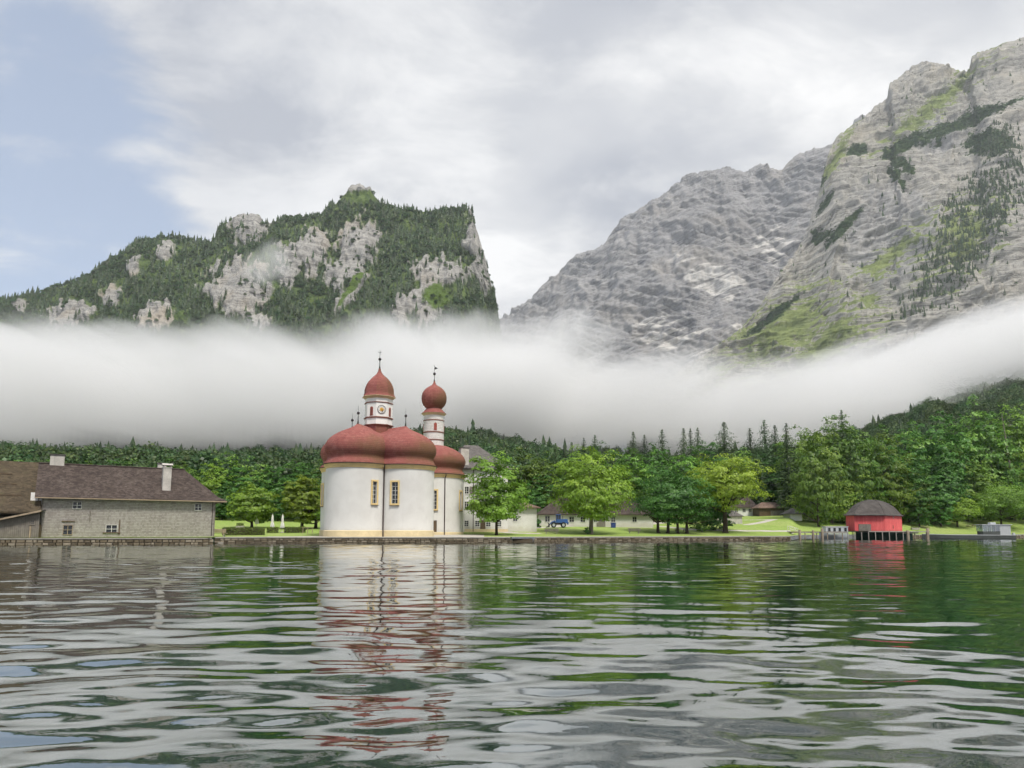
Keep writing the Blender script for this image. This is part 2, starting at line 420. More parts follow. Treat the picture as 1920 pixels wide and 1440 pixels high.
def rock_relief(P, strata_dir, amp=1.0, seed=0.0, gully=90.0, step=1.0, run=0.34):
    """outward relief: buttresses, gullies down the fall line, ledges along the beds"""
    q = P + seed
    w = np.stack([perlin(q / (gully * 2.2)), perlin(q / (gully * 2.2) + 31), 0 * q[..., 0]], -1) * gully * 0.55
    qq = q + w
    ridged = fbm(np.stack([qq[..., 0] / (gully * 3.4), qq[..., 1] / (gully * 3.4), qq[..., 2] / (gully * 8)], -1), 4, 0.5, ridged=True)
    gl = fbm(np.stack([qq[..., 0] / (gully * 0.9), qq[..., 1] / (gully * 0.9), qq[..., 2] / (gully * 4.5)], -1), 5, 0.56, ridged=True)
    s = q @ np.asarray(strata_dir) + 26 * perlin(q / 420.0) + 7 * perlin(q / 95.0)
    led = 0
    for lam, m in ((62, 400), (27, 240), (12, 150)):
        lam *= step; mod = np.clip(0.55 + 1.1 * perlin(np.stack([q[..., 0] / m, q[..., 1] / m, q[..., 2] / (m * 0.5) + lam], -1)), 0.08, 1.3)
        led = led + lam * run * mod * ledge(s / lam + 0.35 * perlin(np.stack([q[..., 0] / (m * 0.7), q[..., 1] / (m * 0.7), 0 * s + lam], -1)))
    rough = fbm(q / 26.0, 4, 0.62)
    return amp * (44 * ridged + 22 * gl + 4.0 * rough) + led
# ---- left wall: wooded cliff mountain
LM_crest = crest([(-700, 640), (-300, 600), (0, 563), (60, 553), (110, 538), (160, 512), (205, 482), (245, 458), (300, 450), (340, 460), (380, 457), (396, 428), (430, 416), (466, 412), (476, 428), (520, 414), (580, 412), (604, 400), (622, 386), (640, 366), (660, 357), (682, 362), (700, 388), (730, 402), (780, 404), (840, 398), (868, 401), (882, 412), (890, 445), (905, 492), (915, 527), (925, 562), (932, 610), (945, 700), (960, 790)])
pxs = np.concatenate([np.linspace(-700, -30, 60), np.linspace(-20, 860, 420), np.linspace(862, 960, 70)])
lm_front = lambda x: 1180 + 260 * sstep(800, 960, x) + 0 * x
lm_crest_d = lambda x: 1660 + 120 * sstep(560, 640, x) * (1 - sstep(690, 740, x)) - 60 * sstep(820, 960, x)
PX, PY, P = slope_surface(pxs, 210, LM_crest, 800, lm_front, lm_crest_d, lambda v: 0.25 * v + 0.75 * v ** 1.5)
nz = fbm(np.stack([PX / 26, PY / 26, 0 * PX], -1), 4, 0.6)
ROCKS = [(865 / 2, 320 + 470 / 2, 62, 54, 0.35), (890 / 2, 430, 42, 34, 0), (905 / 2, 320 + 235 / 2, 30, 26, 0.5), (1150 / 2, 320 + 330 / 2, 32, 46, 0.2), (1330 / 2, 320 + 300 / 2, 44, 44, 0.5),
         (1270 / 2, 320 + 420 / 2, 40, 30, 0), (1640 / 2, 320 + 410 / 2, 55, 30, 0.15), (1590 / 2, 320 + 530 / 2, 34, 40, 0), (1800 / 2, 320 + 330 / 2, 26, 75, -0.2), (470 / 2, 320 + 390 / 2, 16, 16, 0.5), (590 / 2, 320 + 340 / 2, 18, 22, 0),
         (380 / 2, 320 + 500 / 2, 22, 18, 0), (230 / 2, 320 + 560 / 2, 44, 24, 0), (560 / 2, 320 + 570 / 2, 34, 26, 0), (1060 / 2, 320 + 380 / 2, 28, 34, 0), (1310 / 2, 320 + 480 / 2, 60, 9, -0.95), (960 / 2, 320 + 590 / 2, 26, 18, 0.0), (1320 / 2, 320 + 90 / 2, 26, 14, 0),
         (20, 320 + 530 / 2, 12, 12, 0), (110, 600, 20, 14, 0), (1500 / 2, 320 + 560 / 2, 18, 30, 0)]
rockm = np.full_like(PX, -1.0)
wx = 14 * fbm(np.stack([PX / 38, PY / 38, 0 * PX + 5], -1), 3); wy = 20 * fbm(np.stack([PX / 22, PY / 60, 0 * PX + 8], -1), 3)
for b in ROCKS: rockm = np.maximum(rockm, blob(PX + wx, PY + wy, b[0], b[1], b[2] * 1.02, b[3] * 1.02, b[4]))
nv_ = fbm(np.stack([PX / 9, PY / 30, 0 * PX + 2], -1), 4, 0.6); rockm = np.maximum(rockm, -0.62) + nz * 0.75 + nv_ * 0.75
meadow_m = np.maximum(blob(PX, PY, 815, 575, 40, 26, -0.3), blob(PX, PY, 655, 560, 62, 9, -0.95)) + nz * 0.5
rel = rock_relief(P, (0.12, 0.0, 0.99), 0.75, 11.0, 80.0, 0.7, 0.10)
body = slice(0, 210)
n_out = np.stack([-P[..., 0] * 0.15 / 1500, -np.ones_like(PX), 0.25 * np.ones_like(PX)], -1)
damp = np.ones_like(PX); damp[205:] = 0.5
# cliffs stand forward and steep
P = P + n_out * (rel * damp + 10 * sstep(-0.3, 0.5, rockm) + sstep(-0.1, 0.3, rockm) * 7 * fbm(np.stack([P[..., 0] / 14, P[..., 1] / 14, P[..., 2] / 70], -1), 4, 0.6, ridged=True))[..., None]
P[..., 2] += np.where(np.arange(P.shape[0])[:, None] >= 190, perlin(np.stack([PX / 9, 0 * PX, 0 * PX], -1)) * 6, 0)
k = NT('wooded_limestone')
c, h = rock_nodes(k, R(-7), (0.37, 0.36, 0.34), (0.16, 0.16, 0.16), (0.56, 0.54, 0.50), (0.45, 0.375, 0.28), 1.7, (0.12, 0.10, 0.50, 0.28))
v = k.co('Object')
und = k.mix(k.rng(k.noise(v, 0.05, 6, 0.65), 0.35, 0.65), (0.05, 0.085, 0.030), (0.13, 0.18, 0.058))
brk = k.math('MULTIPLY', k.math('SUBTRACT', k.noise(v, 0.035, 7, 0.7), 0.5), 0.9)
c = k.mix(k.rng(k.math('ADD', k.attr('rock'), brk), -0.12, 0.16), und, c)
c = k.mix(k.rng(k.math('ADD', k.attr('meadow'), brk), 0.15, 0.4), c, (0.10, 0.155, 0.035))
M['wooded_limestone'] = k.pbr(c, 0.95, k.bump(h, 0.9, 6.0), spec=0.1)
me = mesh_np('left_mountain', P.reshape(-1, 3), grid_faces(P.shape[0], P.shape[1]), True, M['wooded_limestone'])
point_attr(me, 'rock', rockm); point_attr(me, 'meadow', meadow_m)
lm = link('mountain', me); tag(lm, 'wooded limestone mountain with pale cliffs and a small rocky summit, above the mist', kind='structure')
LM = (PX[body], PY[body], P[body], rockm[body], meadow_m[body])

# ---- far grey face
FF_crest = crest([(860, 660), (940, 612), (975, 585), (1005, 566), (1040, 530), (1070, 497), (1085, 484), (1120, 472), (1142, 460), (1165, 430), (1182, 410), (1200, 404), (1232, 386), (1270, 366), (1300, 342), (1322, 330), (1350, 325), (1382, 316), (1405, 324), (1422, 328), (1450, 315), (1470, 322), (1492, 322), (1510, 305), (1530, 292), (1562, 284), (1592, 278), (1625, 262), (1640, 233), (1655, 222), (1668, 228), (1690, 250), (1800, 240), (2000, 230)])
pxs = np.linspace(860, 2000, 470)
PX, PY, P = slope_surface(pxs, 300, FF_crest, 820, lambda x: 2900 + 0 * x, lambda x: 4000 - 300 * sstep(1300, 1700, x) * 0, lambda v: 0.45 * v + 0.55 * v ** 1.6)
rel = rock_relief(P, (0.30, -0.06, 0.95), 2.0, 301.0, 150.0, 1.5, 0.48)
damp = np.ones_like(PX); damp[292:] = 0.4
P = P + np.stack([-0.3 * np.ones_like(PX), -np.ones_like(PX), 0.2 * np.ones_like(PX)], -1) * (rel * damp)[..., None]
P[..., 2] += np.where(np.arange(P.shape[0])[:, None] >= 270, (perlin(np.stack([PX / 7, 0 * PX, 0 * PX], -1)) * 14 + perlin(np.stack([PX / 2.6, 0 * PX + 4, 0 * PX], -1)) * 7), 0)
k = NT('grey_limestone')
c, h = rock_nodes(k, R(17), (0.345, 0.34, 0.345), (0.17, 0.17, 0.185), (0.52, 0.505, 0.49), (0.42, 0.39, 0.355), 0.62)
m_ = k.n('ShaderNodeMapping'); k.set(m_.inputs[0], k.co('Object', (1, 1, 1), (0, R(22), 0))); m_.inputs['Scale'].default_value = (0.0022, 0.002, 0.020); scree = k.noise(m_.outputs[0], 1.0, 7, 0.62, 0.5)
c = k.mix(k.rng(k.math('MULTIPLY', k.rng(scree, 0.46, 0.62), k.attr('scree')), 0.08, 0.5), c, (0.66, 0.64, 0.61))
M['grey_limestone'] = k.pbr(c, 0.95, k.bump(h, 0.9, 18.0), spec=0.1)
me = mesh_np('far_face', P.reshape(-1, 3), grid_faces(P.shape[0], P.shape[1]), True, M['grey_limestone'])
sc = np.clip(np.maximum(np.maximum(blob(PX, PY, 1490, 480, 80, 45, 0.4), blob(PX, PY, 1350, 540, 110, 36, 0.45)), np.maximum(blob(PX, PY, 1290, 650, 120, 50, 0.3), blob(PX, PY, 1380, 655, 60, 30, -0.6))) * 1.8, 0, 1)
point_attr(me, 'scree', sc)
ff = link('mountain', me); tag(ff, 'far bare grey mountain face with tilted ledges, rising above the mist', kind='structure')

# ---- right massif
RM_crest = crest([(1180, 790), (1250, 720), (1290, 690), (1330, 668), (1370, 640), (1400, 618), (1440, 575), (1455, 552), (1480, 512), (1505, 485), (1528, 452), (1545, 412), (1562, 368), (1576, 325), (1588, 286), (1604, 258), (1625, 244), (1662, 222), (1680, 204), (1708, 188), (1714, 162), (1732, 150), (1760, 129), (1790, 121), (1825, 127), (1868, 140), (1876, 134), (1882, 114), (1895, 104), (1920, 97), (1980, 75), (2100, 45), (2300, 60), (2700, 160)])
pxs = np.concatenate([np.linspace(1180, 1290, 40), np.linspace(1292, 1925, 390), np.linspace(1935, 2700, 60)])
rm_front = lambda x: 1650 - 250 * sstep(1500, 1950, x)
rm_crest = lambda x: np.interp(x, [1180, 1400, 1600, 1760, 1920, 2700], [1800, 2150, 2550, 2650, 2500, 2500])
PX, PY, P = slope_surface(pxs, 360, RM_crest, 830, rm_front, rm_crest, lambda v: 0.6 * v + 0.4 * v ** 2)
nz = fbm(np.stack([PX / 30, PY / 30, 0 * PX], -1), 5, 0.6)
nd = fbm(np.stack([(PX + PY) / 50, (PX - PY) / 16, 0 * PX + 3], -1), 4, 0.6)
rel = rock_relief(P, (-0.10, -0.05, 0.98), 1.5, 77.0, 110.0, 1.0, 0.46)
damp = np.ones_like(PX); damp[352:] = 0.35
P = P + np.stack([-0.06 * np.ones_like(PX), -np.ones_like(PX), 0.2 * np.ones_like(PX)], -1) * ((rel - 30) * damp)[..., None]
P[..., 2] += np.where(np.arange(P.shape[0])[:, None] >= 330, perlin(np.stack([PX / 8, 0 * PX, 0 * PX], -1)) * 9 + perlin(np.stack([PX / 3, 0 * PX + 7, 0 * PX], -1)) * 4, 0)
gm = np.maximum.reduce([blob(PX, PY, 1480, 625, 150, 60, -0.55), blob(PX, PY, 1560, 660, 130, 62, -0.6), blob(PX, PY, 1645, 560, 36, 18, -0.2), blob(PX, PY, 1830, 180, 130, 24, -0.6), blob(PX, PY, 1760, 235, 120, 26, -0.6), blob(PX, PY, 1830, 460, 110, 60, -0.8), blob(PX, PY, 1600, 300, 90, 16, -1.0), blob(PX, PY, 1700, 480, 110, 26, -0.7)])
bm_ = np.maximum.reduce([blob(PX, PY, 1860, 235, 120, 16, -0.35), blob(PX, PY, 1740, 275, 60, 11, -0.5), blob(PX, PY, 1722, 310, 40, 14, 0.6), blob(PX, PY, 1720, 340, 30, 10, 0.9), blob(PX, PY, 1642, 288, 18, 12, 0), blob(PX, PY, 1600, 440, 55, 9, -0.75), blob(PX, PY, 1563, 450, 22, 12, 0), blob(PX, PY, 1470, 515, 18, 6, -0.6), blob(PX, PY, 1455, 605, 75, 9, -0.62), blob(PX, PY, 1900, 280, 50, 24, 0), blob(PX, PY, 1565, 345, 14, 10, 0), blob(PX, PY, 1575, 385, 30, 6, -0.9)])
fm = np.maximum.reduce([blob(PX, PY, 1850, 440, 190, 62, -0.95), blob(PX, PY, 1800, 520, 130, 46, -0.7), blob(PX, PY, 1920, 330, 50, 90, 0.0)])
# the steep buttress flank on the lower right is paler and greyer
but = np.maximum(blob(PX, PY, 1690, 440, 95, 130, 0.7), blob(PX, PY, 1800, 260, 60, 40, 0.1))
k = NT('banded_limestone')
c, h = rock_nodes(k, R(-6), (0.40, 0.385, 0.35), (0.20, 0.195, 0.185), (0.58, 0.555, 0.51), (0.46, 0.42, 0.345), 0.85)
v = k.co('Object'); brk = k.math('MULTIPLY', k.math('SUBTRACT', k.noise(v, 0.028, 9, 0.76), 0.5), 2.9)
c = k.mix(k.rng(k.math('ADD', k.attr('buttress'), k.math('MULTIPLY', brk, 0.4)), 0.0, 0.4, 0, 0.75), c, k.mix(k.rng(k.noise(k.co('Object', (0.03, 0.03, 0.006)), 1.0, 7, 0.66), 0.35, 0.65), (0.26, 0.26, 0.265), (0.44, 0.43, 0.42)))
gr = k.mix(k.rng(k.noise(v, 0.03, 6, 0.65), 0.35, 0.65), (0.14, 0.185, 0.052), (0.24, 0.29, 0.095))
gn = k.n('ShaderNodeNewGeometry'); sz_ = k.n('ShaderNodeSeparateXYZ'); k.set(sz_.inputs[0], gn.outputs['Normal']); flat_ = k.rng(sz_.outputs[2], 0.35, 0.75)
c = k.mix(k.rng(k.math('ADD', k.math('ADD', k.attr('green'), k.math('MULTIPLY', brk, 0.8)), k.math('MULTIPLY', flat_, 0.75)), 0.35, 0.75, 0, 0.92), c, gr)
dk = k.mix(k.rng(k.noise(v, 0.06, 5, 0.65), 0.35, 0.65), (0.028, 0.055, 0.020), (0.07, 0.11, 0.038))
c = k.mix(k.rng(k.math('ADD', k.attr('bush'), k.math('MULTIPLY', brk, 0.80)), 0.02, 0.16), c, dk)
M['banded_limestone'] = k.pbr(c, 0.95, k.bump(h, 0.9, 11.0), spec=0.1)
me = mesh_np('right_massif', P.reshape(-1, 3), grid_faces(P.shape[0], P.shape[1]), True, M['banded_limestone'])
point_attr(me, 'green', gm + nz * 0.35); point_attr(me, 'bush', bm_ + nd * 0.45 + nz * 0.3); point_attr(me, 'buttress', but + nz * 0.3)
rmo = link('mountain', me); tag(rmo, 'tall banded limestone massif with green ledges and meadows, highest of the mountains', kind='structure')
RM = (PX[:360], PY[:360], P[:360], fm[:360] + nz[:360] * 0.4, (bm_ + nd * 0.45 + nz * 0.3)[:360])

# ================================================================ FORESTS THAT READ AS ONE MASS (stuff)
def leafmat(name, cols, trans=0.25, sc=0.0, hue=0.0):
    """foliage: colour from the leaf's own tint, plus a shift for each tree"""
    k = NT(name); a = k.attr('tint')
    c = k.ramp(a, [(0.0, cols[0]), (0.5, cols[1]), (1.0, cols[2])])
    oi = k.n('ShaderNodeObjectInfo'); hs = k.n('ShaderNodeHueSaturation')
    k.set(hs.inputs['Hue'], k.rng(oi.outputs['Random'], 0, 1, 0.5 - hue, 0.5 + hue, False)); hs.inputs['Saturation'].default_value = 1.0
    k.set(hs.inputs['Value'], k.rng(k.math('FRACT', k.math('MULTIPLY', oi.outputs['Random'], 7.3)), 0, 1, 0.66, 1.34, False)); k.set(hs.inputs['Color'], c)
    d = k.n('ShaderNodeBsdfDiffuse'); k.set(d.inputs['Color'], hs.outputs[0])
    t = k.n('ShaderNodeBsdfTranslucent'); k.set(t.inputs['Color'], hs.outputs[0])
    g = k.n('ShaderNodeBsdfGlossy'); g.inputs['Roughness'].default_value = 0.45; g.inputs['Color'].default_value = (1, 1, 1, 1)
    m = k.n('ShaderNodeMixShader'); m.inputs[0].default_value = trans; k.t.links.new(d.outputs[0], m.inputs[1]); k.t.links.new(t.outputs[0], m.inputs[2])
    m2 = k.n('ShaderNodeMixShader'); m2.inputs[0].default_value = 0.022; k.t.links.new(m.outputs[0], m2.inputs[1]); k.t.links.new(g.outputs[0], m2.inputs[2])
    k.t.links.new(m2.outputs[0], k.out.inputs['Surface']); return k.m
M['needle'] = leafmat('needle', [(0.030, 0.054, 0.029), (0.060, 0.096, 0.042), (0.115, 0.165, 0.066)], 0.18, hue=0.02)
M['far_leaf'] = leafmat('far_leaf', [(0.034, 0.072, 0.028), (0.070, 0.125, 0.042), (0.125, 0.195, 0.062)], 0.25, hue=0.03)

def far_conifer(seed):
    g = random.Random(seed); vs, fs, tint = [], [], []
    for L in range(6):
        z0 = 0.06 + L * 0.145; r = 0.20 * (1 - L / 6.6) * g.uniform(0.85, 1.1); z1 = z0 + 0.27
        b = len(vs); n = 8; off = g.random() * 6
        for i in range(n):
            t = off + 2 * math.pi * i / n; rr = r * (g.uniform(0.95, 1.25) if i % 2 else g.uniform(0.5, 0.8))
            vs.append((rr * math.cos(t), rr * math.sin(t), z0 + g.uniform(-0.04, 0.02))); tint.append(g.uniform(0.35, 1.0))
        vs.append((0, 0, min(1.0, z1))); tint.append(0.15)
        fs += [(b + i, b + (i + 1) % n, b + n) for i in range(n)]
    me = bpy.data.meshes.new('far_conifer'); me.from_pydata(vs, [], fs); me.update(); point_attr(me, 'tint', tint); me.materials.append(M['needle']); return me
def far_broadleaf(seed):
    g = np.random.RandomState(seed); n = 1300
    d = g.normal(size=(n, 3)); d /= np.linalg.norm(d, axis=1)[:, None]; d[:, 2] = np.abs(d[:, 2]) * 1.0 - 0.25
    rad = g.uniform(0.62, 1.05, n) * (1 + 0.35 * perlin(d * 2.1 + seed) + 0.2 * perlin(d * 5.0 + seed))
    c = d * rad[:, None] * np.array((0.36, 0.36, 0.46)) + np.array((0, 0, 0.52))
    s = g.uniform(0.011, 0.024, n)[:, None]
    nrm = d + g.normal(size=(n, 3)) * 0.5; nrm /= np.linalg.norm(nrm, axis=1)[:, None]
    u = np.cross(nrm, g.normal(size=(n, 3))); u /= np.linalg.norm(u, axis=1)[:, None]; w = np.cross(nrm, u)
    V = np.stack([c - u * s - w * s, c + u * s - w * s, c + u * s + w * s, c - u * s + w * s], 1).reshape(-1, 3)
    me = mesh_np('far_broadleaf', V, np.arange(n * 4).reshape(-1, 4), False, M['far_leaf'])
    point_attr(me, 'tint', np.repeat(np.clip(0.35 + 0.45 * d[:, 2] * 0 + g.uniform(-0.3, 0.5, n), 0, 1), 4)); return me
def proto_collection(name, meshes):
    c = bpy.data.collections.new(name)
    for i, me in enumerate(meshes):
        c.objects.link(bpy.data.objects.new(me.name, me))
    return c
PC = proto_collection('far_conifers', [far_conifer(s) for s in range(5)])
PB = proto_collection('far_broadleaves', [far_broadleaf(s) for s in range(5)])
def forest_tree_group(coll):
    ng = bpy.data.node_groups.new('forest_' + coll.name, 'GeometryNodeTree')
    ng.interface.new_socket('Geometry', in_out='INPUT', socket_type='NodeSocketGeometry'); ng.interface.new_socket('Geometry', in_out='OUTPUT', socket_type='NodeSocketGeometry')
    n = ng.nodes; L = ng.links.new
    gi, go = n.new('NodeGroupInput'), n.new('NodeGroupOutput')
    ci = n.new('GeometryNodeCollectionInfo'); ci.inputs['Collection'].default_value = coll; ci.inputs['Separate Children'].default_value = True; ci.inputs['Reset Children'].default_value = True
    iop = n.new('GeometryNodeInstanceOnPoints'); iop.inputs['Pick Instance'].default_value = True
    def at_(nm, ty):
        a = n.new('GeometryNodeInputNamedAttribute'); a.data_type = ty; a.inputs['Name'].default_value = nm; return a.outputs['Attribute']
    L(gi.outputs[0], iop.inputs['Points']); L(ci.outputs[0], iop.inputs['Instance'])
    L(at_('pick', 'INT'), iop.inputs['Instance Index']); L(at_('rot', 'FLOAT_VECTOR'), iop.inputs['Rotation']); L(at_('size', 'FLOAT_VECTOR'), iop.inputs['Scale'])
    L(iop.outputs[0], go.inputs[0]); return ng
GN = {'c': forest_tree_group(PC), 'b': forest_tree_group(PB)}
def forest(name, pts, heights, widths, which, label, seed=1):
    g = np.random.RandomState(seed); n = len(pts)
    me = bpy.data.meshes.new(name); me.vertices.add(n); me.vertices.foreach_set('co', np.asarray(pts, np.float32).ravel())
    a = me.attributes.new('size', 'FLOAT_VECTOR', 'POINT'); a.data.foreach_set('vector', np.stack([heights * widths, heights * widths, heights], -1).astype(np.float32).ravel())
    rot = np.stack([g.normal(size=n) * 0.03, g.normal(size=n) * 0.03, g.uniform(0, 6.28, n)], -1)
    a = me.attributes.new('rot', 'FLOAT_VECTOR', 'POINT'); a.data.foreach_set('vector', rot.astype(np.float32).ravel())
    a = me.attributes.new('pick', 'INT', 'POINT'); a.data.foreach_set('value', g.randint(0, 5, n).astype(np.int32))
    me.materials.append(M['needle'] if which == 'c' else M['far_leaf'])
    o = link(name, me); mod = o.modifiers.new('trees', 'NODES'); mod.node_group = GN[which]
    return tag(o, label, 'forest', kind='stuff')
def scatter_on(surf, n, weight, seed):
    PX, PY, P = surf[:3]; g = np.random.RandomState(seed)
    # area weight in true metres
    a = np.linalg.norm(np.cross(P[1:, :-1] - P[:-1, :-1], P[:-1, 1:] - P[:-1, :-1]), axis=-1)
    w = (a * weight[:-1, :-1]).ravel(); w = np.clip(w, 0, None); w /= w.sum()
    i = g.choice(len(w), n, p=w); r, c = np.divmod(i, P.shape[1] - 1); u, v = g.rand(n, 1), g.rand(n, 1)
    q = P[r, c] * (1 - u) * (1 - v) + P[r, c + 1] * u * (1 - v) + P[r + 1, c] * (1 - u) * v + P[r + 1, c + 1] * u * v
    return q, PX[r, c], PY[r, c]
PX, PY, P, rk, md = LM
w = (1 - sstep(-0.22, 0.05, rk + 0.25 * fbm(P / 30.0, 3))) * (1 - 0.85 * sstep(0.0, 0.3, md)) * (PY < 690) + 0.06 * (PY < 690)
w *= np.where((PX > 605) & (PX < 715) & (PY < 402), 0.10, 1.0)
q, qx, qy = scatter_on(LM, 13500, w * np.clip(0.75 + 1.3 * fbm(P / 55.0, 3), 0.08, 1.6), 4)
g = np.random.RandomState(8); hs = 6 + 20 * g.rand(len(q)) ** 1.7; q[:, 2] -= 1.5
hs = np.where((qx > 605) & (qx < 715) & (qy < 402), hs * 0.35, hs)
forest('forest', q, hs, g.uniform(0.85, 1.25, len(q)), 'c', 'dark spruce forest covering the cliff mountain above the mist', 5)
q, qx, qy = scatter_on(LM, 5200, w * np.clip(0.5 + 2.0 * fbm(P / 80.0 + 9, 3), 0.03, 1.8), 24)
forest('forest', q, 6 + 9 * g.rand(len(q)), g.uniform(0.9, 1.3, len(q)), 'b', 'paler broadleaf trees mixed into the spruce forest of the cliff mountain', 25)
PX, PY, P, fm, bm2 = RM
w = sstep(-0.15, 0.5, fm) * np.clip(0.6 + 1.8 * fbm(P / 60.0, 3), 0.03, 1.5) + 0.008 + 0.02 * sstep(0, 0.3, bm2)
q, qx, qy = scatter_on(RM, 2300, w * (PY < 720), 9)
hs = 8 + 17 * g.rand(len(q)) ** 1.2; q[:, 2] -= 1.5
forest('forest', q, hs, g.uniform(0.85, 1.2, len(q)), 'c', 'spruces scattered over the steep flank of the tallest massif', 6)

q, qx, qy = scatter_on(RM, 2600, sstep(-0.05, 0.35, bm2) * (PY < 720) + 0.004, 31)
forest('forest', q, 3 + 5 * g.rand(len(q)), g.uniform(1.0, 1.6, len(q)), 'b', 'dwarf pine scrub on the ledges of the tallest massif', 32)

# wooded slopes just behind the lakeside trees, running up into the mist
def slope_points(n, px0, px1, s0, s1, seed):
    g = np.random.RandomState(seed); t = g.uniform(t_of(px0), t_of(px1), n); u = g.rand(n)
    s = s0 * (s1 / s0) ** u; d = shore_d(t) + s; x = t * d
    return np.stack([x, d, ground_z(x, d) - 0.8], -1), g
q, g2 = slope_points(6500, -260, 2150, 190, 700, 12)
forest('forest', q, g2.uniform(15, 25, len(q)), g2.uniform(0.8, 1.15, len(q)), 'b', 'broadleaf wood on the slopes behind the lakeside trees, running up into the mist', 7)
q, g2 = slope_points(750, -260, 2150, 230, 700, 13)
forest('forest', q, g2.uniform(14, 28, len(q)), g2.uniform(1.0, 1.5, len(q)), 'c', 'spruces standing among the broadleaf wood on the misty slopes', 8)

# ================================================================ MIST
def mist(name, px0, py0, px1, py1, d, half_h, half_d, dens, label, seed=0.0, ends=0.10, noise_amp=0.9, noise_sc=(1.0, 1.0, 1.0), flat=0.35):
    """a bank of mist along the line between two points; its own local space runs -1..1 on every axis"""
    a, b = at(px0, py0, d[0]), at(px1, py1, d[1]); mid = (a + b) / 2; ab = b - a; L = ab.length / 2
    ux = ab.normalized(); uy = Vector((0, 0, 1)).cross(ux).normalized(); uz = ux.cross(uy)
    mb = MB(); nx, na = 20, 12
    pts, fs = [], []
    for i in range(nx + 1):
        x = -1 + 2 * i / nx
        for j in range(na):
            t = 2 * math.pi * (j + 0.5) / na; r = 1.02 / math.cos(math.pi / na)
            pts.append((x, max(-1, min(1, r * math.cos(t))), max(-1, min(1, r * math.sin(t)))))
    me = bpy.data.meshes.new(name)
    for i in range(nx):
        for j in range(na): fs.append((i * na + j, i * na + (j + 1) % na, (i + 1) * na + (j + 1) % na, (i + 1) * na + j))
    fs += [tuple(range(na - 1, -1, -1)), tuple(range(nx * na, (nx + 1) * na))]
    me.from_pydata(pts, [], fs); me.update()
    bm = bmesh.new(); bm.from_mesh(me); bmesh.ops.recalc_face_normals(bm, faces=bm.faces); bm.to_mesh(me); bm.free()
    k = NT(name); co = k.co('Object'); sp = k.n('ShaderNodeSeparateXYZ'); k.set(sp.inputs[0], co)
    x, y, z = sp.outputs
    big = k.noise(k.co('Object', (L / 260 * noise_sc[0], half_d / 260 * noise_sc[1], half_h / 95 * noise_sc[2]), (0, 0, 0), (seed, seed * 1.7, seed * 0.6)), 1.0, 6, 0.62, 0.5)
    r2 = k.math('SQRT', k.math('ADD', k.math('MULTIPLY', y, y), k.math('MULTIPLY', z, z)))
    prof = k.rng(r2, 1.0, flat, 0, 1, False)                         # 1 in the core, 0 on the hull
    endf = k.rng(k.math('ABSOLUTE', x), 1.0, 1.0 - ends, 0, 1)
    den = k.math('ADD', prof, k.math('MULTIPLY', k.math('SUBTRACT', big, 0.55), noise_amp))
    den = k.math('MULTIPLY', k.rng(den, 0.06, 0.9), k.math('MULTIPLY', endf, dens))
    den = k.math('MULTIPLY', den, k.rng(r2, 1.0, 0.85))
    pv = k.n('ShaderNodeVolumeScatter'); k.set(pv.inputs['Density'], den); pv.inputs['Color'].default_value = (0.955, 0.957, 0.962, 1); pv.inputs['Anisotropy'].default_value = 0.0
    k.t.links.new(pv.outputs[0], k.out.inputs['Volume'])
    me.materials.append(k.m)
    o = link(name, me)
    mt = Matrix((ux, uy, uz)).transposed().to_4x4(); mt = Matrix.Translation(mid) @ mt @ Matrix.Diagonal((L, half_d, half_h, 1))
    o.matrix_world = mt
    return tag(o, label, 'mist', kind='stuff')
MISTS = [
    mist('mist', -420, 742, 1080, 740, (740, 760), 74, 240, 0.0155, 'long bank of white mist lying across the foot of the wooded mountain', 1.3, 0.10, 2.0, (2.3, 0.32, 2.0)),
    mist('mist', 800, 748, 1660, 778, (760, 800), 56, 240, 0.0155, 'lower bank of mist behind the bell tower and the spruces', 5.9, 0.28, 2.0, (2.3, 0.32, 2.0)),
    mist('mist', 1430, 800, 2300, 548, (860, 900), 84, 240, 0.0155, 'mist bank climbing to the right across the green flank', 4.1, 0.22, 2.0, (2.3, 0.32, 2.0)),
    mist('mist', 600, 655, 1180, 655, (1000, 1000), 64, 120, 0.013, 'thin mist rising in the gap between the mountains', 7.7, 0.45, 2.6, (2.6, 0.4, 2.2)),
    mist('mist', -200, 640, 560, 640, (1000, 1000), 34, 100, 0.010, 'torn shreds of mist along the foot of the cliffs', 9.4, 0.3, 2.8, (2.6, 0.4, 1.6)),
    mist('mist', 455, 520, 545, 472, (1020, 1020), 34, 50, 0.012, 'small wisp of mist hanging before the cliff', 2.2, 0.6, 2.0, (2.0, 1.0, 1.6)),
]
def haze_box():
    mb = MB(); mb.box((0, 2900, 1290), (9000, 6200, 2584)); k = NT('haze')
    pv = k.n('ShaderNodeVolumePrincipled'); pv.inputs['Density'].default_value = HAZE; pv.inputs['Color'].default_value = (0.86, 0.92, 1.0, 1); k.t.links.new(pv.outputs[0], k.out.inputs['Volume'])
    o = mb.build('haze', k.m); tag(o, 'thin blue-grey haze in the mountain air', 'haze', kind='stuff')
HAZE = 0.000045
haze_box()

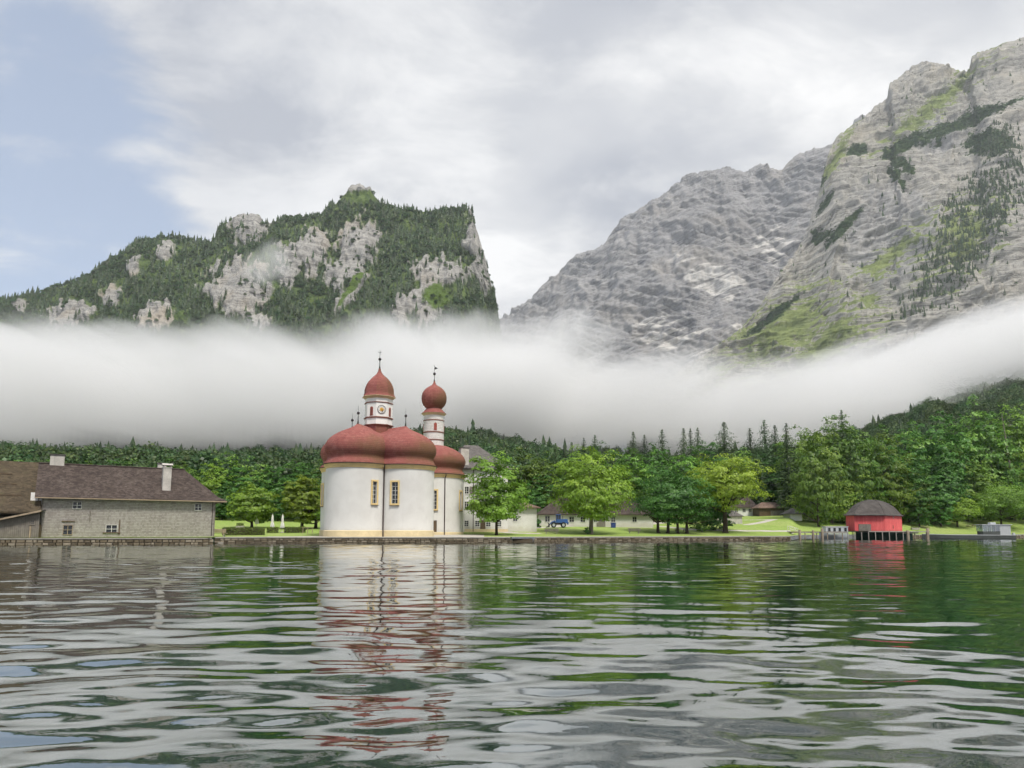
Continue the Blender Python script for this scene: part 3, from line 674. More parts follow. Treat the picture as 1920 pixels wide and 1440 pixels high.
# ================================================================ LAKE
k = NT('lake_water')
wv = k.co('Object', (1, 1, 1))
fine = k.noise(k.co('Object', (1.6, 3.2, 1)), 1.0, 4, 0.55, 0.3)
bn = k.bump(fine, 0.05, 0.05)
M['water'] = k.pbr((0.002, 0.016, 0.012), 0.0, bn, spec=0.5, ior=1.5)
gl_ = k.n('ShaderNodeBsdfGlossy'); gl_.inputs['Roughness'].default_value = 0.0; gl_.inputs['Color'].default_value = (0.94, 0.97, 0.97, 1); k.set(gl_.inputs['Normal'], bn)
mx_ = k.n('ShaderNodeMixShader'); mx_.inputs[0].default_value = 0.32; k.t.links.new(k.out.inputs['Surface'].links[0].from_socket, mx_.inputs[1]); k.t.links.new(gl_.outputs[0], mx_.inputs[2]); k.t.links.new(mx_.outputs[0], k.out.inputs['Surface'])
def wave_z(X, Y):
    q = lambda sx, sy, o, rot=0.0: np.stack([(X * math.cos(rot) + Y * math.sin(rot)) / sx, (-X * math.sin(rot) + Y * math.cos(rot)) / sy, 0 * X + o], -1)
    z = 0.038 * perlin(q(1.95, 0.95, 0.3, 0.10)) + 0.018 * perlin(q(1.1, 0.52, 5.2, -0.16)) + 0.0055 * perlin(q(0.5, 0.27, 9.9, 0.22)) + 0.030 * perlin(q(4.4, 2.3, 3.3, -0.05))
    return z * (0.75 + 0.5 * perlin(q(30, 14, 1.1)))
def build_lake():
    y, ys = -14.0, []
    while y < 2.5: ys.append(y); y += 0.5
    while y < 150:
        ys.append(y); y += min(max(y * y / 1300, 0.018), 0.15 if y < 45 else 0.30)
    while y < 300: ys.append(y); y += 4
    ys = np.array(ys); nc = 480
    u = np.linspace(-1, 1, nc); u = 0.8 * u + 0.2 * u ** 3
    halfw = 6 + np.maximum(ys, 0) * 1.0
    X = u[None, :] * halfw[:, None]; Y = ys[:, None] + 0 * X
    Z = wave_z(X, Y)
    me = mesh_np('lake', np.stack([X, Y, Z], -1).reshape(-1, 3), grid_faces(len(ys), nc), True, M['water'])
    o = link('lake', me); tag(o, 'rippled dark green mountain lake', kind='structure')
    # the far calm water beyond the fan of ripples, 4 cm lower
    mb = MB(); mb.add([(-900, -60, -0.16), (900, -60, -0.16), (900, 320, -0.16), (-900, 320, -0.16)], [(0, 1, 2, 3)])
    o2 = mb.build('lake_bed', M['water']); tag(o2, 'dark deep water of the lake', kind='structure')
    print('lake', len(ys), 'rows')
build_lake()

# ================================================================ MATERIALS FOR BUILDINGS
def shingle(name, base, dark, light, moss, row, vert=True, moss_dir=None, moss_amt=0.5, wid=2.2, rough=0.85, cellw=0.30):
    """thin wooden shingles in courses; row = course height in metres"""
    k = NT(name); co = k.co('Object'); sp = k.n('ShaderNodeSeparateXYZ'); k.set(sp.inputs[0], co)
    zz = k.math('DIVIDE', sp.outputs[2], row)
    zz = k.math('ADD', zz, k.math('MULTIPLY', k.noise(co, 0.8, 3), 0.35))
    saw = k.math('FRACT', zz); rowid = k.math('FLOOR', zz)
    cmb = k.n('ShaderNodeCombineXYZ'); k.set(cmb.inputs[0], sp.outputs[0]); k.set(cmb.inputs[1], sp.outputs[1]); k.set(cmb.inputs[2], k.math('MULTIPLY', rowid, 3.7))
    wn_ = k.n('ShaderNodeTexVoronoi'); k.set(wn_.inputs['Vector'], cmb.outputs[0]); wn_.inputs['Scale'].default_value = wid
    cell = k.n('ShaderNodeSeparateColor'); k.set(cell.inputs[0], wn_.outputs['Color'])
    blot = k.noise(co, 0.45, 5, 0.62); streak = k.noise(k.co('Object', (1.5, 1.5, 0.25)), 1.0, 5, 0.65)
    f = k.math('ADD', k.math('ADD', k.math('MULTIPLY', cell.outputs[0], cellw), 0.17 - cellw / 2), k.math('ADD', k.math('MULTIPLY', blot, 0.4), k.math('MULTIPLY', streak, 0.3)))
    c = k.ramp(f, [(0.3, dark), (0.52, base), (0.76, light)])
    if moss_dir is not None:
        gm = k.n('ShaderNodeNewGeometry'); dt = k.n('ShaderNodeVectorMath', operation='DOT_PRODUCT'); k.set(dt.inputs[0], gm.outputs['Normal']); dt.inputs[1].default_value = moss_dir
        mm = k.math('ADD', dt.outputs['Value'], k.math('MULTIPLY', k.math('SUBTRACT', blot, 0.5), 1.5))
        c = k.mix(k.rng(mm, 0.05, 1.05, 0, moss_amt), c, moss)
    else:
        c = k.mix(k.rng(k.noise(co, 0.9, 6, 0.7), 0.52, 0.70, 0, moss_amt), c, moss)
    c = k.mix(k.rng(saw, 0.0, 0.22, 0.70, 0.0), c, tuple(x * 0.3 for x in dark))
    return k.pbr(c, rough, k.bump(k.math('ADD', saw, k.math('MULTIPLY', cell.outputs[1], 0.5)), 0.9, 0.03), spec=0.2)
M['red_shingle'] = shingle('red_shingle', (0.305, 0.105, 0.092), (0.215, 0.066, 0.058), (0.40, 0.175, 0.150), (0.185, 0.105, 0.055), 0.27, moss_dir=(0.80, -0.35, -0.25), moss_amt=0.9, cellw=0.16)
M['house_shingle'] = shingle('house_shingle', (0.385, 0.355, 0.335), (0.265, 0.24, 0.222), (0.49, 0.46, 0.435), (0.22, 0.185, 0.155), 0.20, moss_amt=0.45, wid=4.5, cellw=0.25)
M['brown_roof'] = shingle('brown_roof', (0.072, 0.055, 0.048), (0.040, 0.031, 0.028), (0.125, 0.10, 0.088), (0.20, 0.17, 0.14), 0.14, moss_amt=0.30, wid=3.4)
M['old_roof'] = shingle('old_roof', (0.085, 0.066, 0.044), (0.048, 0.038, 0.026), (0.13, 0.10, 0.066), (0.085, 0.080, 0.038), 0.16, moss_amt=0.6, wid=3.0)
M['grey_roof'] = shingle('grey_roof', (0.13, 0.12, 0.115), (0.08, 0.073, 0.07), (0.20, 0.19, 0.18), (0.16, 0.13, 0.11), 0.16, moss_amt=0.4, wid=3.0)
M['tile_roof'] = shingle('tile_roof', (0.20, 0.135, 0.105), (0.13, 0.085, 0.065), (0.28, 0.20, 0.155), (0.16, 0.13, 0.10), 0.20, moss_amt=0.4, wid=3.0)
k = NT('stucco'); co = k.co('Object')
c = k.mix(k.rng(k.noise(co, 0.35, 5, 0.6), 0.3, 0.7), (0.63, 0.62, 0.595), (0.72, 0.715, 0.69))
c = k.mix(k.rng(k.noise(k.co('Object', (1.3, 1.3, 0.10)), 1.0, 6, 0.66), 0.55, 0.8, 0, 0.35), c, (0.55, 0.545, 0.52))
sp = k.n('ShaderNodeSeparateXYZ'); k.set(sp.inputs[0], co)
low = k.math('ADD', k.math('MULTIPLY', sp.outputs[2], -0.35), k.noise(co, 0.8, 5, 0.65)); c = k.mix(k.rng(low, 0.0, 0.45, 0, 0.45), c, (0.47, 0.43, 0.35))   # splash stains at the foot
M['stucco'] = k.pbr(c, 0.9, k.bump(k.noise(co, 6, 5, 0.65), 0.12, 0.03), spec=0.2)
M['yellow'] = plain('yellow_trim', (0.72, 0.55, 0.27), 0.85, 0.10, 0.7, streak=0.25)
M['plinth'] = plain('plinth_paint', (0.66, 0.55, 0.34), 0.9, 0.12, 0.8, streak=0.3)
M['dark_metal'] = plain('dark_metal', (0.035, 0.032, 0.032), 0.45, 0.2, 4, 0.6)
M['gutter'] = plain('gutter_metal', (0.065, 0.045, 0.042), 0.5, 0.2, 2, 0.3)
M['gold'] = plain('gold_leaf', (0.75, 0.42, 0.10), 0.35, 0.1, 6, 0.9)
M['white_board'] = plain('white_board', (0.80, 0.79, 0.76), 0.7, 0.05, 1.5, streak=0.2)
M['white_shingle'] = shingle('white_shingle', (0.76, 0.75, 0.72), (0.66, 0.65, 0.61), (0.84, 0.83, 0.80), (0.58, 0.56, 0.50), 0.30, moss_amt=0.35, wid=2.5)
M['red_paint'] = plain('red_paint', (0.30, 0.075, 0.055), 0.6, 0.15, 2)
M['brown_trim'] = plain('brown_trim', (0.20, 0.085, 0.06), 0.7, 0.15, 2)
k = NT('window_glass'); co = k.co('Object')
M['glass'] = k.pbr(k.mix(k.rng(k.noise(co, 1.5, 2), 0.35, 0.65), (0.012, 0.014, 0.017), (0.035, 0.038, 0.042)), 0.08, k.bump(k.noise(co, 1.2, 2), 0.15, 0.05), spec=0.6)
M['white_frame'] = plain('white_frame', (0.70, 0.69, 0.66), 0.6, 0.06, 3)
M['grey_wood'] = plain('grey_wood', (0.20, 0.18, 0.155), 0.9, 0.25, 1.6, streak=0.5)
M['brown_wood'] = plain('brown_wood', (0.12, 0.085, 0.055), 0.85, 0.25, 2.0, streak=0.3)
M['pale_wood'] = plain('pale_wood', (0.34, 0.27, 0.19), 0.85, 0.2, 2.0, streak=0.3)
M['chimney'] = plain('chimney_plaster', (0.50, 0.475, 0.435), 0.9, 0.22, 1.2, streak=0.7)
M['concrete'] = plain('concrete', (0.36, 0.34, 0.30), 0.9, 0.2, 0.8, streak=0.3)

# ================================================================ CHURCH
CD = 105.0
CH = empty('pilgrimage_church', (xat(705, CD), CD, GZ0), R(-25), 'white pilgrimage church with red onion domes, beside the lake', 'church')
EAVE = 10.4; LR, LC = 4.42, 5.05
def arc_sweep(mb, c, a0, a1, prof, step=3.0, close_ring=False):
    n = max(2, int(abs(a1 - a0) / step)); vs = []
    for i in range(n + 1):
        a = R(a0 + (a1 - a0) * i / n)
        for r, z in prof: vs.append((c[0] + r * math.cos(a), c[1] + r * math.sin(a), z))
    m = len(prof)
    mb.add(vs, [(i * m + j, (i + 1) * m + j, (i + 1) * m + j + 1, i * m + j + 1) for i in range(n) for j in range(m - 1)])
def arc_wall(c, r, a0, a1, z0, z1, openings, depth=0.32):
    """curved wall with true openings (angle, width, sill, head) and reveals"""
    mb = MB(); angs = list(np.linspace(a0, a1, max(2, int(abs(a1 - a0) / 3.0)) + 1)); zs = [z0, z1]
    ops = []
    for a, w, zb, zt in openings:
        h = math.degrees(w / 2 / r); ops.append((a - h, a + h, zb, zt)); angs = [x for x in angs if not (a - h - 0.4 < x < a + h + 0.4)] + [a - h, a + h]; zs += [zb, zt]
    angs = sorted(angs); zs = sorted(set(zs)); vs = []
    P_ = lambda a, z, rr=r: (c[0] + rr * math.cos(R(a)), c[1] + rr * math.sin(R(a)), z)
    for a in angs:
        for z in zs: vs.append(P_(a, z))
    m = len(zs); fs = []
    for i in range(len(angs) - 1):
        for j in range(m - 1):
            am, zm = (angs[i] + angs[i + 1]) / 2, (zs[j] + zs[j + 1]) / 2
            if any(o[0] < am < o[1] and o[2] < zm < o[3] for o in ops): continue
            fs.append((i * m + j, (i + 1) * m + j, (i + 1) * m + j + 1, i * m + j + 1))
    mb.add(vs, fs)
    for b0, b1, zb, zt in ops:
        q = [(b0, zb), (b1, zb), (b1, zt), (b0, zt)]; i0 = r - depth
        mb.add([P_(a, z) for a, z in q] + [P_(a, z, i0) for a, z in q], [(0, 1, 5, 4), (1, 2, 6, 5), (2, 3, 7, 6), (3, 0, 4, 7)])
    return mb
def local_frame(c, r, ang):
    """origin on the wall, x along it, y outward"""
    a = R(ang); return Matrix.Translation((c[0] + r * math.cos(a), c[1] + r * math.sin(a), 0)) @ Matrix.Rotation(a - R(90), 4, 'Z')
def put(o, mtx): o.matrix_local = mtx; return o
def church_window(mtx, w, zb, zt, cols=2, rows=5):
    t = 0.24
    mb = MB()
    for s in (-1, 1): mb.box((s * (w / 2 + t / 2), 0.025, (zb + zt) / 2), (t, 0.11, zt - zb + 2 * t))
    mb.box((0, 0.025, zt + t / 2), (w, 0.11, t)); mb.box((0, 0.04, zb - t / 2), (w, 0.15, t))
    win = put(mb.build('window', M['yellow'], CH), mtx)
    pw, ph = w / cols, (zt - zb) / rows; pane_me = None
    for i in range(cols):
        for j in range(rows):
            if pane_me is None:
                b = MB(); b.box((0, 0, 0), (pw - 0.04, 0.02, ph - 0.04)); p = b.build('pane', M['glass'], win); pane_me = p.data
            else: p = link('pane', pane_me, None, win)
            p.location = (-w / 2 + pw * (i + 0.5), -0.27, zb + ph * (j + 0.5))
    b = MB()
    for i in range(1, cols): b.box((-w / 2 + pw * i, -0.26, (zb + zt) / 2), (0.05, 0.05, zt - zb))
    for j in range(1, rows): b.box((0, -0.262, zb + ph * j), (w, 0.05, 0.05))
    b.build('glazing_bar', M['white_frame'], win)
    b = MB(); b.box((0, 0.06, zb - t - 0.04), (w + 2 * t, 0.24, 0.07)); b.build('sill', M['brown_wood'], win)
    return win
LOBES = {'A': ((0, -LC), -90), 'B': ((LC, 0), 0), 'C': ((-LC, 0), 180)}
WZB, WZT = 4.75, 7.85
OPEN = {'A': [(-16.7, 0.78, WZB, WZT)], 'B': [(-74.2, 0.95, WZB, WZT)], 'C': [(236, 0.9, WZB, WZT), (176, .9, WZB, WZT)]}
PROF = [(4.80, 0.0), (4.80, 0.08), (4.52, 0.45), (4.30, 0.80), (4.24, 1.05), (4.34, 1.35), (4.58, 1.75), (4.72, 2.2), (4.72, 2.65), (4.60, 3.1), (4.36, 3.55), (3.98, 4.0), (3.45, 4.42), (2.80, 4.82), (2.05, 5.18), (1.25, 5.52), (0.6, 5.85), (0.18, 6.2), (0.0, 6.3)]
def lobe_roof(name, c, out, L, prof, zback=0.94):
    """half dome and the barrel that ties it to the crossing"""
    a = R(out); ox, oy = math.cos(a), math.sin(a); tx, ty = -oy, ox; vs = []; n = 36
    rings = []
    for r, z in prof:
        ring = [(-L, -r, z * zback + 0 * r)] + [(-L * 0.5, -r, z * (1 + zback) / 2)] + [(r * math.cos(R(-90 + 180 * i / n)), r * math.sin(R(-90 + 180 * i / n)), z) for i in range(n + 1)] + [(-L * 0.5, r, z * (1 + zback) / 2)] + [(-L, r, z * zback)]
        rings.append([(c[0] + u * ox + v * tx, c[1] + u * oy + v * ty, EAVE + w) for u, v, w in ring])
    m = len(rings[0]); mb = MB(); mb.add([p for q in rings for p in q], [(i * m + j, i * m + j + 1, (i + 1) * m + j + 1, (i + 1) * m + j) for i in range(len(rings) - 1) for j in range(m - 1)])
    return mb.build(name, M['red_shingle'], CH, smooth=R(50))
for key, (c, out) in LOBES.items():
    a0, a1 = out - 101, out + 101
    if key != 'A': a0, a1 = out - 101, out + 101
    w = arc_wall(c, LR, a0, a1, 0.0, EAVE, OPEN[key]).build('wall', M['stucco'], CH, smooth=R(30))
    mb = MB(); arc_sweep(mb, c, a0, a1, [(LR + 0.003, 0.90), (LR + 0.10, 0.82), (LR + 0.14, -0.4)]); mb.build('plinth', M['plinth'], CH, smooth=R(30))
    mb = MB(); arc_sweep(mb, c, a0, a1, [(LR + 0.003, EAVE - 0.62), (LR + 0.10, EAVE - 0.60), (LR + 0.12, EAVE - 0.42), (LR + 0.24, EAVE - 0.30), (LR + 0.28, EAVE - 0.12), (LR + 0.34, EAVE - 0.02), (LR - 0.1, EAVE + 0.0)]); mb.build('cornice', M['yellow'], CH, smooth=R(30))
    mb = MB(); arc_sweep(mb, c, a0 - 2, a1 + 2, [(LR + 0.34, EAVE + 0.005), (LR + 0.46, EAVE - 0.03), (LR + 0.48, EAVE + 0.07), (LR + 0.37, EAVE + 0.09)]); mb.build('gutter', M['gutter'], CH, smooth=R(50))
    lobe_roof('dome', c, out, LC, PROF)
    for a, ww, zb, zt in OPEN[key]: church_window(local_frame(c, LR, a), ww, zb, zt, 2, 5)
    mb = MB(); mb.lathe([(0.16, 0), (0.10, 0.35), (0.055, 0.8), (0.045, 1.45)], 10, (c[0], c[1], EAVE + 6.2)); f = mb.build('finial', M['dark_metal'], CH, smooth=R(40))
    mb = MB(); mb.lathe([(0.01, -0.24), (0.15, -0.17), (0.235, 0), (0.15, 0.17), (0.01, 0.24)], 12, (c[0], c[1], EAVE + 7.85)); mb.build('ball', M['dark_metal'], f, smooth=R(40))
    mb = MB(); mb.tube((c[0], c[1], EAVE + 7.9), (c[0], c[1], EAVE + 8.95), 0.022, 0.018, 6); mb.build('rod', M['dark_metal'], f)
# nave, round west end with its dome
NW = 2.6; DC = (0.0, 16.3); DR = 5.4
def flat_wall(x, y0, y1, z0, z1, ops, side):
    """wall in the plane x = const with openings (y, width, sill, head)"""
    ys, zs = [y0, y1], [z0, z1]
    for y, w, zb, zt in ops: ys += [y - w / 2, y + w / 2]; zs += [zb, zt]
    ys, zs = sorted(set(ys)), sorted(set(zs)); mb = MB(); m = len(zs)
    fs = [(i * m + j, (i + 1) * m + j, (i + 1) * m + j + 1, i * m + j + 1) for i in range(len(ys) - 1) for j in range(m - 1)
          if not any(abs((ys[i] + ys[i + 1]) / 2 - y) < w / 2 and zb < (zs[j] + zs[j + 1]) / 2 < zt for y, w, zb, zt in ops)]
    mb.add([(x, y, z) for y in ys for z in zs], fs)
    for y, w, zb, zt in ops:
        q = [(y - w / 2, zb), (y + w / 2, zb), (y + w / 2, zt), (y - w / 2, zt)]
        mb.add([(x, a, b) for a, b in q] + [(x - side * 0.32, a, b) for a, b in q], [(0, 1, 5, 4), (1, 2, 6, 5), (2, 3, 7, 6), (3, 0, 4, 7)])
    return mb
flat_wall(NW, 3.0, 12.0, 0, EAVE, [], 1).build('wall', M['stucco'], CH)
flat_wall(-NW, 3.0, 12.0, 0, EAVE, [], -1).build('wall', M['stucco'], CH)
church_window(local_frame(DC, DR, -55.2), 0.75, 4.45, 7.55, 2, 5)
mb = MB(); mb.box((0, -0.20, 1.3), (1.11, 0.08, 2.5)); door = put(mb.build('door', M['brown_wood'], CH), local_frame(DC, DR, -56.5))
for i in range(4):
    b = MB(); b.box((-0.42 + 0.28 * i, -0.145, 1.3), (0.26, 0.03, 2.4)); b.build('plank', M['brown_wood'], door)
b = MB(); b.tube((0.35, -0.08, 1.15), (0.35, -0.08, 1.35), 0.03, n=6); b.build('handle', M['dark_metal'], door)
arc_wall(DC, DR, -110, 200, 0, EAVE, [(4.5, 0.80, 4.45, 7.55), (-55.2, 0.75, 4.45, 7.55), (-56.5, 1.15, 0.0, 2.55)]).build('wall', M['stucco'], CH, smooth=R(30))
church_window(local_frame(DC, DR, 4.5), 0.80, 4.45, 7.55, 2, 5)
for prof, nm, mt in (([(DR + 0.003, 0.62), (DR + 0.08, 0.55), (DR + 0.10, -0.4)], 'plinth', 'plinth'), ([(DR + 0.003, EAVE - 0.62), (DR + 0.10, EAVE - 0.60), (DR + 0.12, EAVE - 0.42), (DR + 0.24, EAVE - 0.30), (DR + 0.28, EAVE - 0.12), (DR + 0.34, EAVE - 0.02), (DR - 0.1, EAVE)], 'cornice', 'yellow'), ([(DR + 0.34, EAVE + 0.005), (DR + 0.46, EAVE - 0.03), (DR + 0.48, EAVE + 0.07), (DR + 0.37, EAVE + 0.09)], 'gutter', 'gutter')):
    mb = MB(); arc_sweep(mb, DC, -108, 198, prof); mb.build(nm, M[mt], CH, smooth=R(30))
mb = MB(); mb.lathe([(r * 1.205, z) for r, z in PROF[:-4]], 48, (DC[0], DC[1], EAVE)); mb.build('dome', M['red_shingle'], CH, smooth=R(50))
for nm, mt, x0, x1, z0, z1 in (('plinth', 'plinth', NW + 0.003, NW + 0.09, -0.4, 0.6), ('cornice', 'yellow', NW + 0.003, NW + 0.22, EAVE - 0.60, EAVE - 0.02), ('gutter', 'gutter', NW + 0.23, NW + 0.38, EAVE - 0.05, EAVE + 0.07)):
    if nm == 'plinth':
        mb = MB(); mb.box(((x0 + x1) / 2, 7.5, (z0 + z1) / 2), (x1 - x0, 8.6, z1 - z0))
    else:
        mb = MB(); mb.box(((x0 + x1) / 2, 7.6, (z0 + z1) / 2), (x1 - x0, 9.0, z1 - z0))
    mb.build(nm, M[mt], CH)
mb = MB()   # nave roof: same bulging profile, narrower
sc = (NW + 0.4) / 4.8
rows = [[(r * sc, y, EAVE + z * 0.90) for y in (2.0, 13.5)] for r, z in PROF] + [[(-r * sc, y, EAVE + z * 0.90) for y in (2.0, 13.5)] for r, z in reversed(PROF[:-1])]
mb.add([p for q in rows for p in q], [(2 * i, 2 * i + 1, 2 * i + 3, 2 * i + 2) for i in range(len(rows) - 1)]); mb.build('nave_roof', M['red_shingle'], CH, smooth=R(50))
# rain pipes in the valleys
def pipe(pts, r=0.085): mb = MB(); mb.path(pts, [r] * len(pts), 8); return mb.build('downpipe', M['gutter'], CH, smooth=R(40))
jx = (LC / 2 + 2.68 * 0.7071, -LC / 2 - 2.68 * 0.7071); e_ = 0.10
pipe([(jx[0] + 0.30, jx[1] - 0.30, EAVE - 0.02), (jx[0] + 0.30, jx[1] - 0.30, EAVE - 0.25), (jx[0] + e_, jx[1] - e_, EAVE - 0.75), (jx[0] + e_, jx[1] - e_, 0.95), (jx[0] + 0.2, jx[1] - 0.2, 0.75), (jx[0] + 0.2, jx[1] - 0.2, -0.1)])
dja = R(-36.8); dj = (DC[0] + (DR + 0.1) * math.cos(dja), DC[1] + (DR + 0.1) * math.sin(dja)); pipe([(dj[0] + 0.28, dj[1] - 0.14, EAVE), (dj[0] + 0.28, dj[1] - 0.14, EAVE - 0.3), (*dj, EAVE - 0.85), (*dj, 0.1)])

# clock tower over the crossing: octagon
OCT = R(22.5) - R(50) + R(11.6) + R(90)    # turns one face towards the lake, slightly to the right
def oct_ring(mb, prof): mb.lathe(prof, 8, (0, 0, 0), OROT)
FACE_W = R(-90 + 12 + 11.6)                 # world bearing of the clock face
OROT = FACE_W - R(-25) + R(22.5)
k8 = 1 / math.cos(R(22.5)); TZ = 16.9; TT = 21.1
TW = empty('clock_tower', (0, 0, 0)); TW.parent = CH
def tower(name, mat, prof, parent=TW, n=8, smooth=None, c=(0, 0, 0), rot=None):
    mb = MB(); mb.lathe(prof, n, c, OROT if rot is None else rot); return mb.build(name, M[mat], parent, smooth)
a_ = 1.98 * k8
tower('drum', 'red_shingle', [(a_ * 1.0, TZ - 2.8), (a_ * 0.98, TZ - 0.02)])
tower('base_molding', 'brown_trim', [(a_ * 1.02, TZ - 0.02), (a_ * 1.10, TZ + 0.04), (a_ * 1.10, TZ + 0.14), (a_ * 1.0, TZ + 0.17)])
tower('shaft', 'white_board', [(a_, TZ + 0.1), (a_, TT + 0.3)])
tower('band', 'brown_trim', [(a_ * 1.005, TZ + 1.08), (a_ * 1.07, TZ + 1.16), (a_ * 1.07, TZ + 1.28), (a_ * 1.005, TZ + 1.34)])
tower('band', 'brown_trim', [(a_ * 1.005, TZ + 3.46), (a_ * 1.055, TZ + 3.52), (a_ * 1.055, TZ + 3.60), (a_ * 1.005, TZ + 3.64)])
tower('cap_cornice', 'plinth', [(a_ * 1.01, TT + 0.0), (a_ * 1.12, TT + 0.22), (a_ * 1.22, TT + 0.32), (a_ * 1.22, TT + 0.38), (a_, TT + 0.40)])
cap = tower('cap', 'red_shingle', [(2.62, TT + 0.385), (2.42, TT + 0.62), (2.32, TT + 1.0), (2.30, TT + 1.45), (2.20, TT + 1.95), (2.00, TT + 2.45), (1.70, TT + 2.95), (1.32, TT + 3.38), (0.90, TT + 3.76), (0.52, TT + 4.10), (0.28, TT + 4.5), (0.15, TT + 5.0)], smooth=R(30))
f = tower('spire', 'dark_metal', [(0.15, TT + 5.0), (0.07, TT + 5.5), (0.05, TT + 6.45)], n=10, smooth=R(40))
tower('ball', 'dark_metal', [(0.01, TT + 6.25), (0.17, TT + 6.32), (0.26, TT + 6.5), (0.17, TT + 6.68), (0.01, TT + 6.75)], f, 12, R(40))
mb = MB(); cx_ = R(25); mb.tube((0, 0, TT + 6.7), (0, 0, TT + 7.95), 0.035, n=6); mb.tube((-0.32 * math.cos(cx_), -0.32 * math.sin(cx_), TT + 7.62), (0.32 * math.cos(cx_), 0.32 * math.sin(cx_), TT + 7.62), 0.03, n=6); mb.build('cross', M['dark_metal'], TW)
TF = lambda ang, r: Matrix.Rotation(FACE_W - R(-25) + ang - R(90), 4, 'Z') @ Matrix.Translation((0, r, 0))   # local x along face, y outward
def arched(mb, w, h, t=0.05, n=8):
    poly = [(-w / 2, 0), (w / 2, 0), (w / 2, h - w / 2)] + [(w / 2 * math.cos(math.pi * i / n), h - w / 2 + w / 2 * math.sin(math.pi * i / n)) for i in range(1, n)] + [(-w / 2, h - w / 2)]
    m = len(poly); mb.add([(x, -t, z) for x, z in poly] + [(x, t, z) for x, z in poly], [tuple(range(m)), tuple(range(2 * m - 1, m - 1, -1))] + [(i, (i + 1) % m, m + (i + 1) % m, m + i) for i in range(m)])
for ang in (R(45), R(-45), R(135), R(180), R(-135)):
    mb = MB(); arched(mb, 0.50, 1.42); lv = put(mb.build('louvre', M['red_paint'], TW), TF(ang, 1.98) @ Matrix.Translation((0, 0, TZ + 1.45)))
    b = MB()
    for i in range(7): b.box((0, 0.055, 0.15 + 0.17 * i), (0.40, 0.04, 0.06))
    b.build('slats', M['brown_trim'], lv)
ck = empty('clock', (0, 0, 0)); ck.parent = TW; put(ck, TF(0, 2.02) @ Matrix.Translation((0, 0, TZ + 2.40)) @ Matrix.Rotation(R(-90), 4, 'X'))
mb = MB(); mb.lathe([(0.66, -0.03), (0.66, 0.05), (0.60, 0.06), (0.60, 0.02)], 32); mb.build('rim', M['dark_metal'], ck, smooth=R(40))
mb = MB(); mb.lathe([(0.60, -0.02), (0.60, 0.028)], 32); mb.build('dial', M['white_board'], ck)
mb = MB(); mb.lathe([(0.31, 0.0), (0.31, 0.045), (0.1, 0.06)], 24); mb.build('boss', M['gold'], ck, smooth=R(40))
for i in range(12):
    a = 2 * math.pi * i / 12; mb = MB(); mb.box((0.47 * math.cos(a), 0.47 * math.sin(a), 0.035), (0.17, 0.055, 0.02), a); mb.build('hour_mark', M['dark_metal'], ck)
mb = MB(); mb.box((-0.22, 0.02, 0.075), (0.5, 0.075, 0.02), R(-6)); mb.build('hour_hand', M['gold'], ck)
mb = MB(); mb.box((-0.10, 0.22, 0.09), (0.055, 0.6, 0.02), R(25)); mb.build('minute_hand', M['dark_metal'], ck)
# round bell tower with its ball cap
BT = empty('bell_tower', (0, 0, 0)); BT.parent = CH; BZ, BTp = 16.3, 21.2
bell = lambda name, mat, prof, n=32, parent=BT, sm=R(45): tower(name, mat, prof, parent, n, sm, (DC[0], DC[1], 0), 0)
bell('shaft', 'white_shingle', [(1.80, BZ - 0.6), (1.80, BTp + 0.1)])
bell('band', 'brown_trim', [(1.80, BZ + 1.62), (1.90, BZ + 1.68), (1.90, BZ + 1.80), (1.80, BZ + 1.85)])
bell('band', 'brown_trim', [(1.80, BZ + 3.75), (1.88, BZ + 3.80), (1.88, BZ + 3.90), (1.80, BZ + 3.94)])
bell('foot', 'brown_trim', [(1.82, BZ + 0.28), (1.90, BZ + 0.32), (1.90, BZ + 0.42), (1.80, BZ + 0.46)])
bell('cap_cornice', 'plinth', [(1.81, BTp - 0.15), (1.98, BTp + 0.05), (2.16, BTp + 0.14), (2.18, BTp + 0.22), (1.7, BTp + 0.24)])
bell('cap', 'red_shingle', [(2.24, BTp + 0.23), (1.90, BTp + 0.50), (1.62, BTp + 0.85), (1.40, BTp + 1.05), (1.32, BTp + 1.15), (1.60, BTp + 1.42), (1.95, BTp + 1.85), (2.17, BTp + 2.4), (2.24, BTp + 3.0), (2.20, BTp + 3.5), (2.03, BTp + 4.05), (1.75, BTp + 4.5), (1.36, BTp + 4.88), (0.92, BTp + 5.16), (0.5, BTp + 5.4), (0.26, BTp + 5.7), (0.13, BTp + 6.15)])
f = bell('spire', 'dark_metal', [(0.13, BTp + 6.15), (0.06, BTp + 6.6), (0.05, BTp + 7.3)], 10)
bell('ball', 'dark_metal', [(0.01, BTp + 7.22), (0.18, BTp + 7.3), (0.27, BTp + 7.5), (0.18, BTp + 7.7), (0.01, BTp + 7.78)], 12, f)
mb = MB(); mb.tube((DC[0], DC[1], BTp + 7.7), (DC[0], DC[1], BTp + 9.1), 0.03, n=6); mb.build('rod', M['dark_metal'], f)
mb = MB(); x_, y_ = DC; ca, sa = math.cos(R(25)), math.sin(R(25))
mb.add([(x_, y_ - 0.02, BTp + 8.30), (x_ + 0.62 * ca, y_ + 0.62 * sa, BTp + 8.45), (x_ + 0.45 * ca, y_ + 0.45 * sa, BTp + 8.55), (x_ + 0.25 * ca, y_ + 0.25 * sa, BTp + 8.75), (x_, y_ - 0.02, BTp + 8.7), (x_, y_ + 0.03, BTp + 8.5)], [(0, 1, 2, 3, 4, 5)]); mb.build('weathervane', M['dark_metal'], BT)
